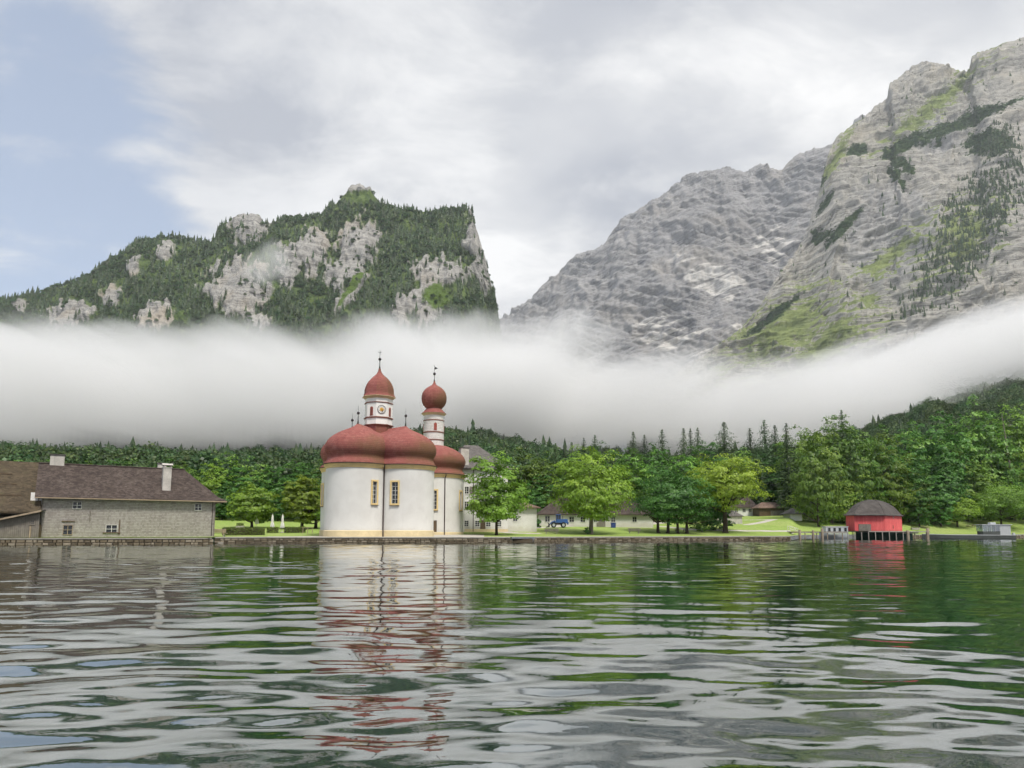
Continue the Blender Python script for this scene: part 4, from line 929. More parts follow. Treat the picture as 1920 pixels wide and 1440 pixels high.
for ang in (-84 + 10 + 25, 96 + 25, 6 + 25, -174 + 25):
    mb = MB(); arched(mb, 0.52, 1.35); put(mb.build('louvre', M['red_paint'], BT), local_frame(DC, 1.80, ang) @ Matrix.Translation((0, 0, BZ + 2.0)))

# ================================================================ HOUSES
def make_window(parent, mtx, w, h, cols=2, rows=2, frame=None, surround=0.10, deep=0.05, glass=None):
    """frame with single panes; mtx has x along the wall, y outward, origin at the window centre"""
    mb = MB(); t = surround
    for s in (-1, 1): mb.box((s * (w / 2 + t / 2), 0.04, 0), (t, 0.10, h + 2 * t))
    for s in (-1, 1): mb.box((0, 0.04, s * (h / 2 + t / 2)), (w, 0.10, t))
    for i in range(1, cols): mb.box((-w / 2 + w * i / cols, 0.03, 0), (0.06, 0.06, h))
    for j in range(1, rows): mb.box((0, 0.031, -h / 2 + h * j / rows), (w, 0.055, 0.05))
    win = put(mb.build('window', frame or M['white_frame'], parent), mtx); me = None
    for i in range(cols):
        for j in range(rows):
            if me is None:
                b = MB(); b.box((0, 0, 0), (w / cols - 0.05, 0.02, h / rows - 0.045)); p = b.build('pane', glass or M['glass'], win); me = p.data
            else: p = link('pane', me, None, win)
            p.location = (-w / 2 + w * (i + 0.5) / cols, 0.012, -h / 2 + h * (j + 0.5) / rows)
    return win
def hip_roof(L, D, z0, zr, over, hip0, hip1, thick=0.16, ridge_y=0.5):
    """roof over 0..L x 0..D; hip0/hip1 = how far the ridge ends are set in (negative: overhanging gable)"""
    ry = D * ridge_y; e = [(-over, -over, z0), (L + over, -over, z0), (L + over, D + over, z0), (-over, D + over, z0)]
    r = [(hip0, ry, zr), (L - hip1, ry, zr)]; mb = MB()
    vs = e + r + [(x, y, z - thick) for x, y, z in e] + [(x, y, z - thick) for x, y, z in r]
    fs = [(0, 1, 5, 4), (2, 3, 4, 5), (1, 2, 5), (3, 0, 4), (6, 10, 11, 7), (8, 11, 10, 9), (7, 11, 8), (9, 10, 6), (0, 6, 7, 1), (1, 7, 8, 2), (2, 8, 9, 3), (3, 9, 6, 0)]
    return mb.add(vs, fs)
def gable_roof(L, D, z0, zr, over, thick=0.16, ends=0.4):
    mb = MB(); vs = []
    for x in (-ends, L + ends):
        vs += [(x, -over, z0), (x, D / 2, zr), (x, D + over, z0), (x, D + over, z0 - thick), (x, D / 2, zr - thick), (x, -over, z0 - thick)]
    return mb.add(vs, [(0, 6, 7, 1), (1, 7, 8, 2), (2, 8, 9, 3), (3, 9, 10, 4), (4, 10, 11, 5), (5, 11, 6, 0), (0, 1, 4, 5), (1, 2, 3, 4), (6, 11, 10, 7), (7, 10, 9, 8)])
def wall_frame(u, z, y=0.0): return Matrix.Translation((u, y, z)) @ Matrix.Rotation(R(180), 4, 'Z')     # front wall at y = 0 faces -y
def side_frame(v, z, x): return Matrix.Translation((x, v, z)) @ Matrix.Rotation(R(-90), 4, 'Z')           # right end wall faces +x
def chimney(parent, x, y, z0, z1, w, d, mat=None, cap='flat', name='chimney'):
    mb = MB(); mb.box((x, y, (z0 + z1) / 2), (w, d, z1 - z0)); c = mb.build(name, mat or M['chimney'], parent, bevel=0.03)
    b = MB()
    if cap == 'flat': b.box((x, y, z1 + 0.06), (w + 0.22, d + 0.22, 0.12))
    else:
        b.box((x, y, z1 + 0.04), (w + 0.12, d + 0.12, 0.08))
        for sx in (-1, 1): b.box((x + sx * w * 0.4, y, z1 + 0.22), (w * 0.15, d * 0.9, 0.3))
        b.add([(x - w * .65, y - d * .6, z1 + .37), (x + w * .65, y - d * .6, z1 + .37), (x + w * .65, y + d * .6, z1 + .37), (x - w * .65, y + d * .6, z1 + .37), (x - w * .65, y, z1 + .62), (x + w * .65, y, z1 + .62)], [(3, 2, 1, 0), (0, 1, 5, 4), (2, 3, 4, 5), (1, 2, 5), (3, 0, 4)])
    b.build('cap', M['grey_roof'] if cap == 'flat' else M['chimney'], c); return c

# ---- long shingled house on the left
pa, pb = at(74, 1008, 82), at(401, 1008, 92.7); pa.z = pb.z = GZ0
hv = (pb - pa); HL = hv.length; hrz = math.atan2(hv.y, hv.x)
H1 = empty('boathouse_inn', (pa.x, pa.y, GZ0), hrz, 'long weathered shingle clad house with brown hipped roof and white chimneys, by the quay', 'house'); H1.name = 'shingled_house'
HD, HE, HR = 10.5, 4.95, 9.25
def h1u(px):
    t = t_of(px); return (t * pa.y - pa.x) / (hv.x / HL - t * hv.y / HL)
mb = MB(); mb.add([(0, 0, -0.3), (HL, 0, -0.3), (HL, HD, -0.3), (0, HD, -0.3), (0, 0, HE), (HL, 0, HE), (HL, HD, HE), (0, HD, HE), (0, HD / 2, HR - 0.35)], [(0, 1, 5, 4), (1, 2, 6, 5), (2, 3, 7, 6), (3, 0, 4, 8, 7), (4, 5, 6, 7)])
mb.build('wall', M['house_shingle'], H1)
# roof: gable on the left, bell-cast hip on the right
ov = 0.75; rp = []
for y, z in ((-ov, HE - 0.12), (0.1, HE + 0.42), (HD / 2, HR), (HD - 0.1, HE + 0.42), (HD + ov, HE - 0.12)): rp.append((y, z))
hipx = [HL + 1.35, HL + 0.30, HL - 3.3, HL + 0.30, HL + 1.35]
mb = MB(); vs = [(-0.75, y, z) for y, z in rp] + [(hx, y, z) for hx, (y, z) in zip(hipx, rp)]
vs += [(x, y, z - 0.17) for x, y, z in vs]
fs = [(0, 5, 6, 1), (1, 6, 7, 2), (2, 7, 8, 3), (3, 8, 9, 4), (5, 9, 8, 6), (6, 8, 7)]
fs += [tuple(i + 10 for i in reversed(f)) for f in fs] + [(0, 10, 15, 5), (5, 15, 19, 9), (9, 19, 14, 4)] + [(i, i + 1, i + 11, i + 10) for i in range(4)]
mb.add(vs, fs); rf = mb.build('roof', M['brown_roof'], H1)
mb = MB(); mb.box((HL / 2 + 0.3, -ov - 0.05, HE - 0.24), (HL + 2.0, 0.06, 0.13)); mb.build('fascia', M['pale_wood'], H1)
mb = MB(); mb.path([(-0.75, HD / 2, HR + 0.03), (HL - 3.3, HD / 2, HR + 0.03)], [0.13, 0.13], 6); mb.build('ridge', M['brown_roof'], H1)
chimney(H1, h1u(91) + 0.35, HD / 2 + 0.2, HR - 0.4, HR + 1.15, 1.55, 0.9)
chimney(H1, h1u(294) + 0.9, HD / 2 + 1.4, HR - 1.2, HR + 0.80, 1.05, 0.8)
chimney(H1, h1u(308.5) + 0.1, 1.6, HE + 0.6, HR - 0.15, 1.0, 1.1, cap='hood')
for px, py, w, h, c, r_, fr in ((141.5, 947.5, 0.86, 0.80, 2, 2, 'white_frame'), (369.5, 951, 0.78, 0.86, 2, 2, 'white_frame'), (127, 993.5, 0.92, 1.10, 2, 2, 'pale_wood'), (209, 992, 1.18, 1.0, 2, 2, 'white_frame')):
    u = h1u(px); d = pa.y + u * hv.y / HL; make_window(H1, wall_frame(u, zat(px, py, d) - GZ0), w, h, c, r_, M[fr], 0.05)
for px in (218, 269.5):
    u = h1u(px); mb = MB()
    for i in range(3): mb.box((u - 0.28 + 0.28 * i, -0.035, 4.15), (0.265, 0.06, 1.05))
    mb.build('shutter', M['house_shingle'], H1)
u = h1u(209); mb = MB(); mb.box((u + 0.02, -0.05, 0.55), (1.9, 0.16, 0.12)); mb.build('sill', M['brown_wood'], H1)
mb = MB(); mb.box((u + 0.85, -0.05, 1.25), (0.12, 0.10, 1.9)); mb.build('post', M['brown_wood'], H1)
u = h1u(127); mb = MB(); mb.box((u, -0.05, 1.95), (1.4, 0.12, 0.10)); mb.build('lintel', M['brown_wood'], H1)
mb = MB(); mb.tube((h1u(167), -0.05, 3.2), (h1u(167), -0.05, 1.9), 0.05, n=6); mb.build('vent_pipe', M['grey_wood'], H1)
for x in (0.06, HL - 0.06):
    mb = MB(); mb.box((x, -0.03, HE / 2), (0.16, 0.08, HE)); mb.build('corner_board', M['grey_wood'], H1)
mb = MB(); mb.tube((HL - 0.35, -0.10, HE - 0.2), (HL - 0.35, -0.10, 0.1), 0.05, n=8); mb.build('downpipe', M['gutter'], H1)

# ---- older barn behind it on the far left
OB = empty('old_barn', (pa.x, pa.y + 1.5, GZ0), hrz, 'old barn with mossy brown roof, at the left edge behind the plank shed', 'barn')
mb = MB(); mb.box((-14, 6.5, 2.0), (26, 12, 4.4)); mb.build('wall', M['grey_wood'], OB)
mb = MB(); vs = [(-27, -2.2, 3.0), (-0.9, -2.2, 3.0), (-0.9, 4.5, HR + 0.15), (-27, 4.5, HR + 0.15), (-27, 13, 3.0), (-0.9, 13, 3.0)]; vs += [(x, y, z - 0.2) for x, y, z in vs]
mb.add(vs, [(0, 1, 2, 3), (3, 2, 5, 4), (9, 8, 7, 6), (10, 11, 8, 9), (0, 6, 7, 1), (1, 7, 8, 2), (2, 8, 11, 5), (5, 11, 10, 4), (4, 10, 9, 3), (3, 9, 6, 0)]); brf = mb.build('roof', M['old_roof'], OB)
for v_ in (0.30, 0.52, 0.72):     # battens across the roof
    y, z = -2.2 + 6.7 * v_, 3.0 + (HR - 2.85) * v_; mb = MB(); mb.box((-6.2 - 3 * v_, y, z + 0.07), (8.5, 0.10, 0.10)); mb.build('batten', M['brown_wood'], brf)
mb = MB(); mb.box((-1.2, -0.15, 4.55), (1.6, 1.2, 1.6)); dm = mb.build('dormer', M['white_board'], OB)
mb = MB(); mb.box((-1.2, -0.78, 4.5), (0.12, 0.06, 1.4)); mb.build('batten', M['grey_wood'], dm)

# ---- plank shed
SDp = at(-60, 1008, 78.5); SDp.z = GZ0; sd_u = (at(72, 1008, 81.0) - at(-60, 1008, 78.5)); SL = sd_u.length; srz = math.atan2(sd_u.y, sd_u.x)
SH = empty('plank_shed', SDp, srz, 'grey plank shed with a lean-to roof at the left edge of the shingled house', 'shed')
nP = 34
for i in range(nP):
    x = SL * (i + 0.5) / nP; zt = 1.35 + 1.75 * x / SL; mb = MB(); mb.box((x, rnd.uniform(-0.012, 0.012), zt / 2 - 0.05), (SL / nP - 0.015, 0.05, zt + 0.1)); mb.build('plank', M['grey_wood'], SH)
mb = MB(); mb.box((SL / 2, 1.6, 0.7), (SL, 3.0, 1.6)); mb.build('wall', M['brown_wood'], SH)
mb = MB(); vs = [(-0.3, -0.6, 1.30), (SL + 0.25, -0.6, 3.2), (SL + 0.25, 3.4, 3.5), (-0.3, 3.4, 1.6)]; vs += [(x, y, z - 0.16) for x, y, z in vs]
mb.add(vs, [(0, 1, 2, 3), (7, 6, 5, 4), (0, 4, 5, 1), (1, 5, 6, 2), (2, 6, 7, 3), (3, 7, 4, 0)]); mb.build('roof', M['grey_roof'], SH)
mb = MB(); vs = [(-0.3, -0.66, 1.33), (SL + 0.25, -0.66, 3.23), (SL + 0.25, -0.66, 3.03), (-0.3, -0.66, 1.13)]; vs += [(x, y + 0.06, z) for x, y, z in vs]
mb.add(vs, [(3, 2, 1, 0), (4, 5, 6, 7), (0, 1, 5, 4), (1, 2, 6, 5), (2, 3, 7, 6), (3, 0, 4, 7)]); mb.build('fascia', M['pale_wood'], SH)
make_window(SH, wall_frame(SL * 118 / 132, 1.75), 0.5, 0.45, 2, 2, M['grey_wood'], 0.07)
mb = MB(); mb.box((SL * 0.875, -0.1, 0.6), (0.14, 0.12, 1.5)); mb.build('post', M['pale_wood'], SH)

# ---- white hunting lodge behind the church
ld = 124.0; la = at(858, 995, ld); lz = float(ground_z(la.x, la.y))
LG = empty('hunting_lodge', (la.x, la.y, lz), R(20), 'tall white lodge with grey hipped roof and plastered chimney, behind the church', 'house')
LW = 9.6; LDp = 16.0; le = zat(890, 876, ld) - lz; lr = zat(842, 831, ld + 6) - lz
mb = MB(); mb.box((LW / 2, LDp / 2, le / 2 - 0.2), (LW, LDp, le + 0.4)); mb.build('wall', M['stucco'], LG)
hip_roof(LW, LDp, le - 0.1, lr, 0.65, 3.4, 3.4).build('roof', M['grey_roof'], LG)
mb = MB(); mb.box((LW / 2, -0.52, le - 0.30), (LW + 1.2, 0.12, 0.14)); mb.build('gutter', M['gutter'], LG)
mb = MB(); mb.box((LW / 2, -0.06, 0.2), (LW + 0.1, 0.08, 0.7)); mb.build('plinth', M['plinth'], LG)
# low pent roof joining the lodge to the church
mb = MB(); vs = [(-4.0, -1.2, le - 1.9), (1.1, -1.2, le - 1.9), (1.1, 4.5, le + 2.2), (-4.0, 4.5, le + 2.2)]; vs += [(x, y, z - 0.2) for x, y, z in vs]
mb.add(vs, [(0, 1, 2, 3), (7, 6, 5, 4), (0, 4, 5, 1), (1, 5, 6, 2), (2, 6, 7, 3), (3, 7, 4, 0)]); mb.build('pent_roof', M['grey_roof'], LG)
mb = MB(); mb.box((-1.6, 1.2, (le - 1.6) / 2), (5.4, 3.8, le - 1.6)); mb.build('annex_wall', M['stucco'], LG)
chimney(LG, 1.35, 0.9, le - 0.3, zat(880, 839, ld) - lz, 1.55, 1.2)
for i, u in enumerate((1.6, 3.7, 5.8, 7.9)):
    for z in (1.55, 4.9, 7.6):
        if z > le - 1.2: continue
        make_window(LG, wall_frame(u, z), 0.8, 1.25 if z > 2 else 1.0, 2, 3, M['white_frame'], 0.14)
        if z > 2:
            for s in (-1, 1):
                b = MB(); b.box((u + s * 0.82, -0.05, z), (0.5, 0.06, 1.35)); b.build('shutter', M['grey_wood'], LG)
mb = MB(); mb.box((4.75, -0.05, 1.1), (1.0, 0.08, 2.2)); d_ = mb.build('door', M['brown_wood'], LG)
mb = MB(); mb.tube((2.9, -0.1, le - 0.4), (2.9, -0.1, 0.1), 0.06, n=8); mb.build('downpipe', M['gutter'], LG)

# ---- generic white cottage
def cottage(name, label, px0, px1, base_y, eave_y, ridge_y, depth, rz, wallm, roofm, wins, hip=(2.0, 2.0), over=0.5, d=None, door=None, gable=False, cat='house'):
    if d is None: p = ground_hit((px0 + px1) / 2, base_y); d = p.y
    a = at(px0, base_y, d); z0 = float(ground_z(a.x, d)); L = (t_of(px1) - t_of(px0)) * d / math.cos(rz)
    o = empty(name, (a.x, d, z0), rz, label, cat)
    pm_ = (px0 + px1) / 2; ze = zat(pm_, eave_y, d) - z0; zr = zat(pm_, ridge_y, d + depth / 2) - z0
    mb = MB(); mb.box((L / 2, depth / 2, ze / 2 - 0.4), (L, depth, ze + 0.8)); mb.build('wall', wallm, o)
    if gable:
        mb = MB(); mb.add([(0, 0, ze), (0, depth, ze), (0, depth / 2, zr - 0.15), (L, 0, ze), (L, depth, ze), (L, depth / 2, zr - 0.15)], [(0, 1, 2), (3, 5, 4), (0, 3, 4, 1), (0, 2, 5, 3), (1, 4, 5, 2)]); mb.build('gable', wallm, o)
        gable_roof(L, depth, ze - 0.1, zr, over).build('roof', roofm, o)
    else: hip_roof(L, depth, ze - 0.05, zr, over, *hip).build('roof', roofm, o)
    for px, py, w, h in wins:
        u = (t_of(px) - t_of(px0)) * d / math.cos(rz); make_window(o, wall_frame(u, zat(px, py, d) - z0), w, h, 2, 2, M['white_frame'], 0.08)
    if door:
        px, w, h = door; u = (t_of(px) - t_of(px0)) * d / math.cos(rz); mb = MB(); mb.box((u, -0.04, h / 2 - 0.05), (w, 0.09, h)); dd = mb.build('door', M['grey_wood'], o)
        b = MB(); b.box((u + w * 0.36, -0.11, h * 0.48), (0.08, 0.05, 0.16)); b.build('handle', M['dark_metal'], dd)
    return o, L, depth, ze, zr, d
cottage('lodge_wing', 'low white wing with brown hipped roof, between the lodge and the blue loader', 936, 1007, 990, 950.5, 936, 9, R(12), M['stucco'], M['tile_roof'], [(966, 972, 0.8, 1.0)], (3.2, 3.2), 0.7, d=128)
wg = empty('garden_wall', ground_hit(957, 993), R(8), 'low brown brick wall between two pale pillars, beside the white wing', 'wall')
mb = MB(); mb.box((1.1, 0, 0.42), (2.6, 0.3, 1.1)); mb.build('panel', M['tile_roof'], wg)
for x in (-0.35, 2.6): mb = MB(); mb.box((x, 0, 0.9), (0.35, 0.42, 2.2)); mb.build('pillar', M['plinth'], wg)
o, L, dp, ze, zr, dd = cottage('white_cottage', 'white cottage with steep brown hipped roof, behind the blue loader', 1011, 1225, 988, 964, 920, 13, R(0), M['stucco'], M['brown_roof'], [(1026.5, 973, 1.0, 1.25), (1072, 974, 1.0, 1.1), (1093, 974, 1.0, 1.1), (1117, 974, 0.9, 1.1), (1150, 974, 0.9, 1.1), (1190, 974, .9, 1.1)], (6.5, 6.5), 0.7, door=(1127, 1.9, 2.2))
chimney(o, L * 0.62, dp / 2, zr - 1.5, zr + 1.0, 1.0, 0.9)
cottage('pump_hut', 'small grey hut with hipped grey roof, behind the yellow-green maple', 1346, 1392, 982, 967, 954, 6, R(0), M['chimney'], M['grey_roof'], [], (2.2, 2.2), 0.35)
o, L, dp, ze, zr, dd = cottage('cream_cottage', 'cream cottage half hidden behind the yellow-green maple', 1372, 1418, 967.5, 951, 930, 9, R(-4), M['white_board'], M['brown_roof'], [(1381, 957, 0.9, 1.0), (1395, 957, 0.9, 1.0), (1406, 957, .9, 1.0)], (1.5, 1.5), 0.6)
for px in (1404,):
    pass
o, L, dp, ze, zr, dd = cottage('timber_shed', 'open timber shed with red-brown roof at the edge of the wood', 1424, 1470, 967, 952, 942, 7, R(-3), M['brown_wood'], M['tile_roof'], [], (1.8, 1.8), 0.6, cat='shed')
for i in range(12):
    b = MB(); b.box((L * (0.45 + 0.55 * (i + 0.5) / 12), -0.06, ze * 0.30), (L * 0.55 / 12 - 0.03, 0.05, ze * 0.75)); b.build('plank', M['grey_wood'], o)
cottage('garden_hut', 'little white-posted hut with dark roof at the edge of the right wood', 1482, 1504, 978, 963, 953, 5, R(0), M['white_board'], M['grey_roof'], [], (1.4, 1.4), 0.8)
cottage('dark_cabin', 'dark timber cabin in the wood between the two round bushes', 1738, 1762, 968, 947, 936, 7, R(8), M['brown_wood'], M['grey_roof'], [(1746, 957, 0.6, 0.7)], (1.5, 1.5), 0.7, cat='cabin')

# ================================================================ RED BOATHOUSE, JETTY, BOATS
k = NT('boathouse_red'); co = k.co('Object'); sp = k.n('ShaderNodeSeparateXYZ'); k.set(sp.inputs[0], co)
bo = k.math('FRACT', k.math('DIVIDE', k.math('ADD', sp.outputs[0], k.math('MULTIPLY', sp.outputs[1], 0.83)), 0.34)); gap = k.rng(bo, 0.0, 0.14, 1.0, 0.0)
c = k.mix(k.rng(k.noise(k.co('Object', (1.8, 1.8, 0.15)), 1.0, 5, 0.65), 0.35, 0.7), (0.60, 0.095, 0.098), (0.72, 0.145, 0.142))
low = k.math('ADD', k.math('MULTIPLY', k.math('SUBTRACT', sp.outputs[2], 1.72), -0.9), k.noise(co, 1.2, 5, 0.65)); c = k.mix(k.rng(low, 0.2, 0.6, 0, 0.5), c, (0.20, 0.07, 0.055))
c = k.mix(k.math('MULTIPLY', gap, 0.40), c, (0.22, 0.03, 0.03)); M['boathouse_red'] = k.pbr(c, 0.75, k.bump(gap, -0.6, 0.03), spec=0.25)
k = NT('felt_roof'); co = k.co('Object')
M['felt_roof'] = k.pbr(k.mix(k.rng(k.noise(k.co('Object', (0.8, 0.8, 0.2)), 1.0, 6, 0.65), 0.3, 0.7), (0.052, 0.046, 0.043), (0.098, 0.088, 0.082)), 0.85, k.bump(k.noise(co, 3, 4), 0.3, 0.03), spec=0.25)
bd = 150.0; bz = 1.72
BH = empty('red_boathouse', (xat(1638, bd), bd, 0), 0, 'red boathouse with domed dark roof standing on piles over the water', 'boathouse')
bp = [(1587, 153.5), (1603, 150), (1660, 150), (1692, 157), (1689, 166), (1672, 170), (1610, 170), (1592, 166)]
poly = [(t_of(p) * d - BH.location.x, d - bd) for p, d in bp]; bc = (sum(x for x, y in poly) / len(poly), sum(y for x, y in poly) / len(poly))
zw = 5.15
mb = MB(); mb.prism(poly, bz, zw); mb.build('wall', M['boathouse_red'], BH)
rings = [(1.075, zw - 0.06), (1.075, zw + 0.05), (1.0, zw + 0.28), (0.93, zw + 0.75), (0.85, zw + 1.4), (0.73, zw + 2.15), (0.57, zw + 2.85), (0.38, zw + 3.4), (0.18, zw + 3.72), (0.05, zw + 3.82)]
mb = MB(); n = len(poly); mb.add([(bc[0] + (x - bc[0]) * s, bc[1] + (y - bc[1]) * s, z) for s, z in rings for x, y in poly], [(i * n + j, i * n + (j + 1) % n, (i + 1) * n + (j + 1) % n, (i + 1) * n + j) for i in range(len(rings) - 1) for j in range(n)] + [tuple(range(n)), tuple(range((len(rings) - 1) * n, len(rings) * n))])
br = mb.build('roof', M['felt_roof'], BH, smooth=R(24))
for j in range(n):      # seams on the hips
    pts = [(bc[0] + (poly[j][0] - bc[0]) * s, bc[1] + (poly[j][1] - bc[1]) * s, z + 0.03) for s, z in rings[1:]]
    mb = MB(); mb.path(pts, [0.05] * len(pts), 5); mb.build('seam', M['felt_roof'], br)
x0, x1 = poly[1][0], poly[2][0]; u0 = t_of(1610) * bd - BH.location.x; u1 = t_of(1633) * bd - BH.location.x
mb = MB(); mb.box(((u0 + u1) / 2, -0.04, bz + 0.75), (u1 - u0, 0.08, 1.5)); dr = mb.build('door', M['brown_wood'], BH)
npl = 9
for i in range(npl):
    b = MB(); b.box((u0 + (u1 - u0) * (i + 0.5) / npl, -0.095, bz + 0.75), ((u1 - u0) / npl - 0.03, 0.04, 1.46)); b.build('plank', M['grey_wood'], dr)
# board seams of the red wall: thin cover strips
pa2, pb2 = Vector((*poly[2], 0)), Vector((*poly[3], 0)); dv = (pb2 - pa2).normalized(); nv = Vector((dv.y, -dv.x, 0))
for f_, z_ in ((0.45, 0.55), (0.50, 2.75)):
    q = pa2.lerp(pb2, f_) + nv * 0.02; b = MB(); arched(b, 0.22, 0.75, 0.03); o = b.build('slit_window', M['glass'], BH); o.location = (q.x, q.y, bz + z_); o.rotation_euler = (0, 0, math.atan2(dv.y, dv.x))
mb = MB(); mb.box((bc[0], bc[1], bz - 0.12), (13.4, 21, 0.2)); mb.build('deck', M['concrete'], BH)
pil = None
for i in range(9):
    for yy in (0.15, 7.0):
        x = -6.1 + 12.0 * i / 8
        if pil is None: b = MB(); b.tube((0, 0, -1.2), (0, 0, bz - 0.2), 0.11, 0.10, 8); pil = b.build('pile', M['concrete'], BH); q = pil
        else: q = link('pile', pil.data, None, BH)
        q.location = (x, yy - 1.0, 0)
mb = MB(); mb.box((bc[0], 6.0, 0.6), (12.8, 0.3, 2.0)); mb.build('boat_gate', plain('green_gate', (0.010, 0.055, 0.035), 0.6), BH)

M['jetty_wood'] = plain('jetty_wood', (0.30, 0.25, 0.19), 0.9, 0.25, 1.2, streak=0.5)
def jetty(name, label, px0, px1, d, z, wide, posts, tall):
    a, b = t_of(px0) * d, t_of(px1) * d; L = b - a
    o = empty(name, (a, d, 0), 0, label, 'jetty'); nb = int(L / 0.45); me = None
    for i in range(nb):
        if me is None: m_ = MB(); m_.box((0, 0, 0), (L / nb - 0.03, wide, 0.07)); p = m_.build('plank', M['jetty_wood'], o); me = p.data
        else: p = link('plank', me, None, o)
        p.location = (L * (i + 0.5) / nb, wide / 2, z + rnd.uniform(-0.01, 0.01))
    mb = MB(); mb.box((L / 2, 0.1, z - 0.16), (L, 0.14, 0.22)); mb.build('beam', M['concrete'], o)
    mb = MB(); mb.box((L / 2, wide - 0.1, z - 0.16), (L, 0.14, 0.22)); mb.build('beam', M['concrete'], o)
    for px in posts:
        x = t_of(px) * d - a; m_ = MB(); m_.tube((x, 0.25, -1.2), (x, 0.25, z - 0.05), 0.12, n=8); m_.build('pile', M['jetty_wood'], o)
    for px, top, r in tall:
        x = t_of(px) * d - a; m_ = MB(); m_.lathe([(r, -1.2), (r * 1.04, 0.2), (r, top - 0.06), (r * 0.85, top)], 10, (x, -r - 0.06, 0)); m_.build('mooring_post', M['jetty_wood'], o, smooth=R(40))
    return o
jetty('jetty', 'wooden jetty on piles left of the red boathouse', 1486, 1588, 147, 1.55, 3.2, (1510, 1532, 1552, 1565, 1580), ((1498, 1.95, 0.26), (1523, 1.85, 0.25), (1540, 2.25, 0.27)))
jetty('jetty', 'short wooden landing stage right of the red boathouse', 1694, 1722, 150, 1.45, 3.0, (1705, 1716), ((1700, 1.9, 0.3),))
mp_ = MB(); mp_.lathe([(0.33, -1.2), (0.34, 0.4), (0.31, 2.25), (0.22, 2.35)], 10, (0, 0, 0)); o = mp_.build('mooring_post', M['jetty_wood'], smooth=R(40)); o.location = (t_of(1738) * 150, 150, 0); o.rotation_euler = (0, R(4), 0); tag(o, 'leaning mooring post in the water by the bow of the grey boat', 'post')
# gangway with railing at the shore end of the jetty
gw = empty('gangway', (t_of(1481) * 146, 146, 1.6), 0, 'small gangway with slanting handrail at the shore end of the jetty', 'gangway')
mb = MB(); mb.add([(0, 0, 0), (1.8, 0, -0.15), (1.8, 1.2, -0.15), (0, 1.2, 0), (0, 0, -0.12), (1.8, 0, -0.27), (1.8, 1.2, -0.27), (0, 1.2, -0.12)], [(0, 1, 2, 3), (7, 6, 5, 4), (0, 4, 5, 1), (1, 5, 6, 2), (2, 6, 7, 3), (3, 7, 4, 0)]); mb.build('deck', M['jetty_wood'], gw)
for y in (0.05, 1.15):
    mb = MB(); mb.tube((0, y, 1.15), (1.8, y, 0.55), 0.04, n=6); mb.tube((0, y, -0.05), (0, y, 1.15), 0.04, n=6); mb.tube((1.7, y, -0.2), (1.7, y, 0.6), 0.04, n=6); mb.tube((0, y, 0.6), (1.8, y, 0.15), 0.03, n=6); mb.build('railing', M['white_frame'], gw)
# white cabin boat moored at the jetty
M['boat_white'] = plain('boat_white', (0.52, 0.55, 0.58), 0.4, 0.08, 1.5, streak=0.2)
M['boat_grey'] = plain('boat_grey', (0.085, 0.095, 0.09), 0.5, 0.15, 1.0, streak=0.2)
M['alu'] = plain('alu_cabin', (0.50, 0.52, 0.53), 0.4, 0.08, 1.0, 0.3)
def hull(L, B, H, bow=0.25, stern=0.85, n=14):
    """closed boat hull along +x, bow at x = L"""
    vs, fs = [], []; sec = [(-1.0, 1.0), (-0.92, 0.35), (-0.55, 0.0), (0, -0.08), (0.55, 0.0), (0.92, 0.35), (1.0, 1.0)]
    for i in range(n + 1):
        f = i / n; w = B / 2 * (stern + (1 - stern) * min(1, f * 4)) * (1 if f < 1 - bow else max(0.02, 1 - ((f - 1 + bow) / bow) ** 2.0)); sh = H * (1 + 0.30 * max(0, (f - 0.5) * 2) ** 2)
        for a, b in sec: vs.append((L * f, a * w, -0.35 + (sh + 0.35) * b))
    m = len(sec); fs = [(i * m + j, i * m + j + 1, (i + 1) * m + j + 1, (i + 1) * m + j) for i in range(n) for j in range(m - 1)] + [(i * m, (i + 1) * m, (i + 1) * m + m - 1, i * m + m - 1) for i in range(n)] + [tuple(range(m)), tuple(range(n * m, (n + 1) * m))]
    return MB().add(vs, fs)
BO = empty('cabin_boat', (t_of(1588) * 151.6, 151.6, 0.15), R(180), 'white cabin boat with four small windows moored beside the red boathouse', 'boat')
hull(6.2, 2.0, 0.9).build('hull', M['boat_white'], BO, smooth=R(35))
mb = MB(); mb.box((2.6, 0, 1.75), (4.9, 1.7, 1.55)); cb = mb.build('cabin', M['boat_white'], BO, bevel=0.05)
mb = MB(); mb.box((2.6, 0, 2.57), (5.2, 1.95, 0.09)); mb.build('roof', M['white_frame'], BO)
for x in (0.75, 2.0, 3.15, 4.3): make_window(BO, Matrix.Translation((x, 0.85, 1.85)), 0.6, 0.85, 1, 1, M['boat_white'], 0.07)
# long grey work boat
wb = 158.0
WB = empty('work_boat', (t_of(1897) * wb, wb, 0.0), R(180), 'long dark grey work boat with glazed cabin and white outboard motor, moored at the right', 'boat')
wl = (t_of(1897) - t_of(1728)) * wb
hull(wl, 2.9, 0.78, 0.3).build('hull', M['boat_grey'], WB, smooth=R(35))
for s in (-1, 1):
    mb = MB(); mb.path([(0.1, s * 1.25, 0.83), (1.0 * wl * 0.25, s * 1.45, 0.83), (wl * 0.7, s * 1.45, 0.87), (wl * 0.88, s * 0.95, 1.0), (wl * 0.99, s * 0.05, 1.06)], [0.07] * 5, 6); mb.build('gunwale', M['alu'], WB, smooth=R(40))
c0, c1 = (t_of(1897) - t_of(1889)) * wb, (t_of(1897) - t_of(1837)) * wb
mb = MB(); mb.box(((c0 + c1) / 2, 0, 3.22), (c1 - c0 + 0.7, 2.5, 0.12)); mb.build('roof', M['alu'], WB, bevel=0.03)
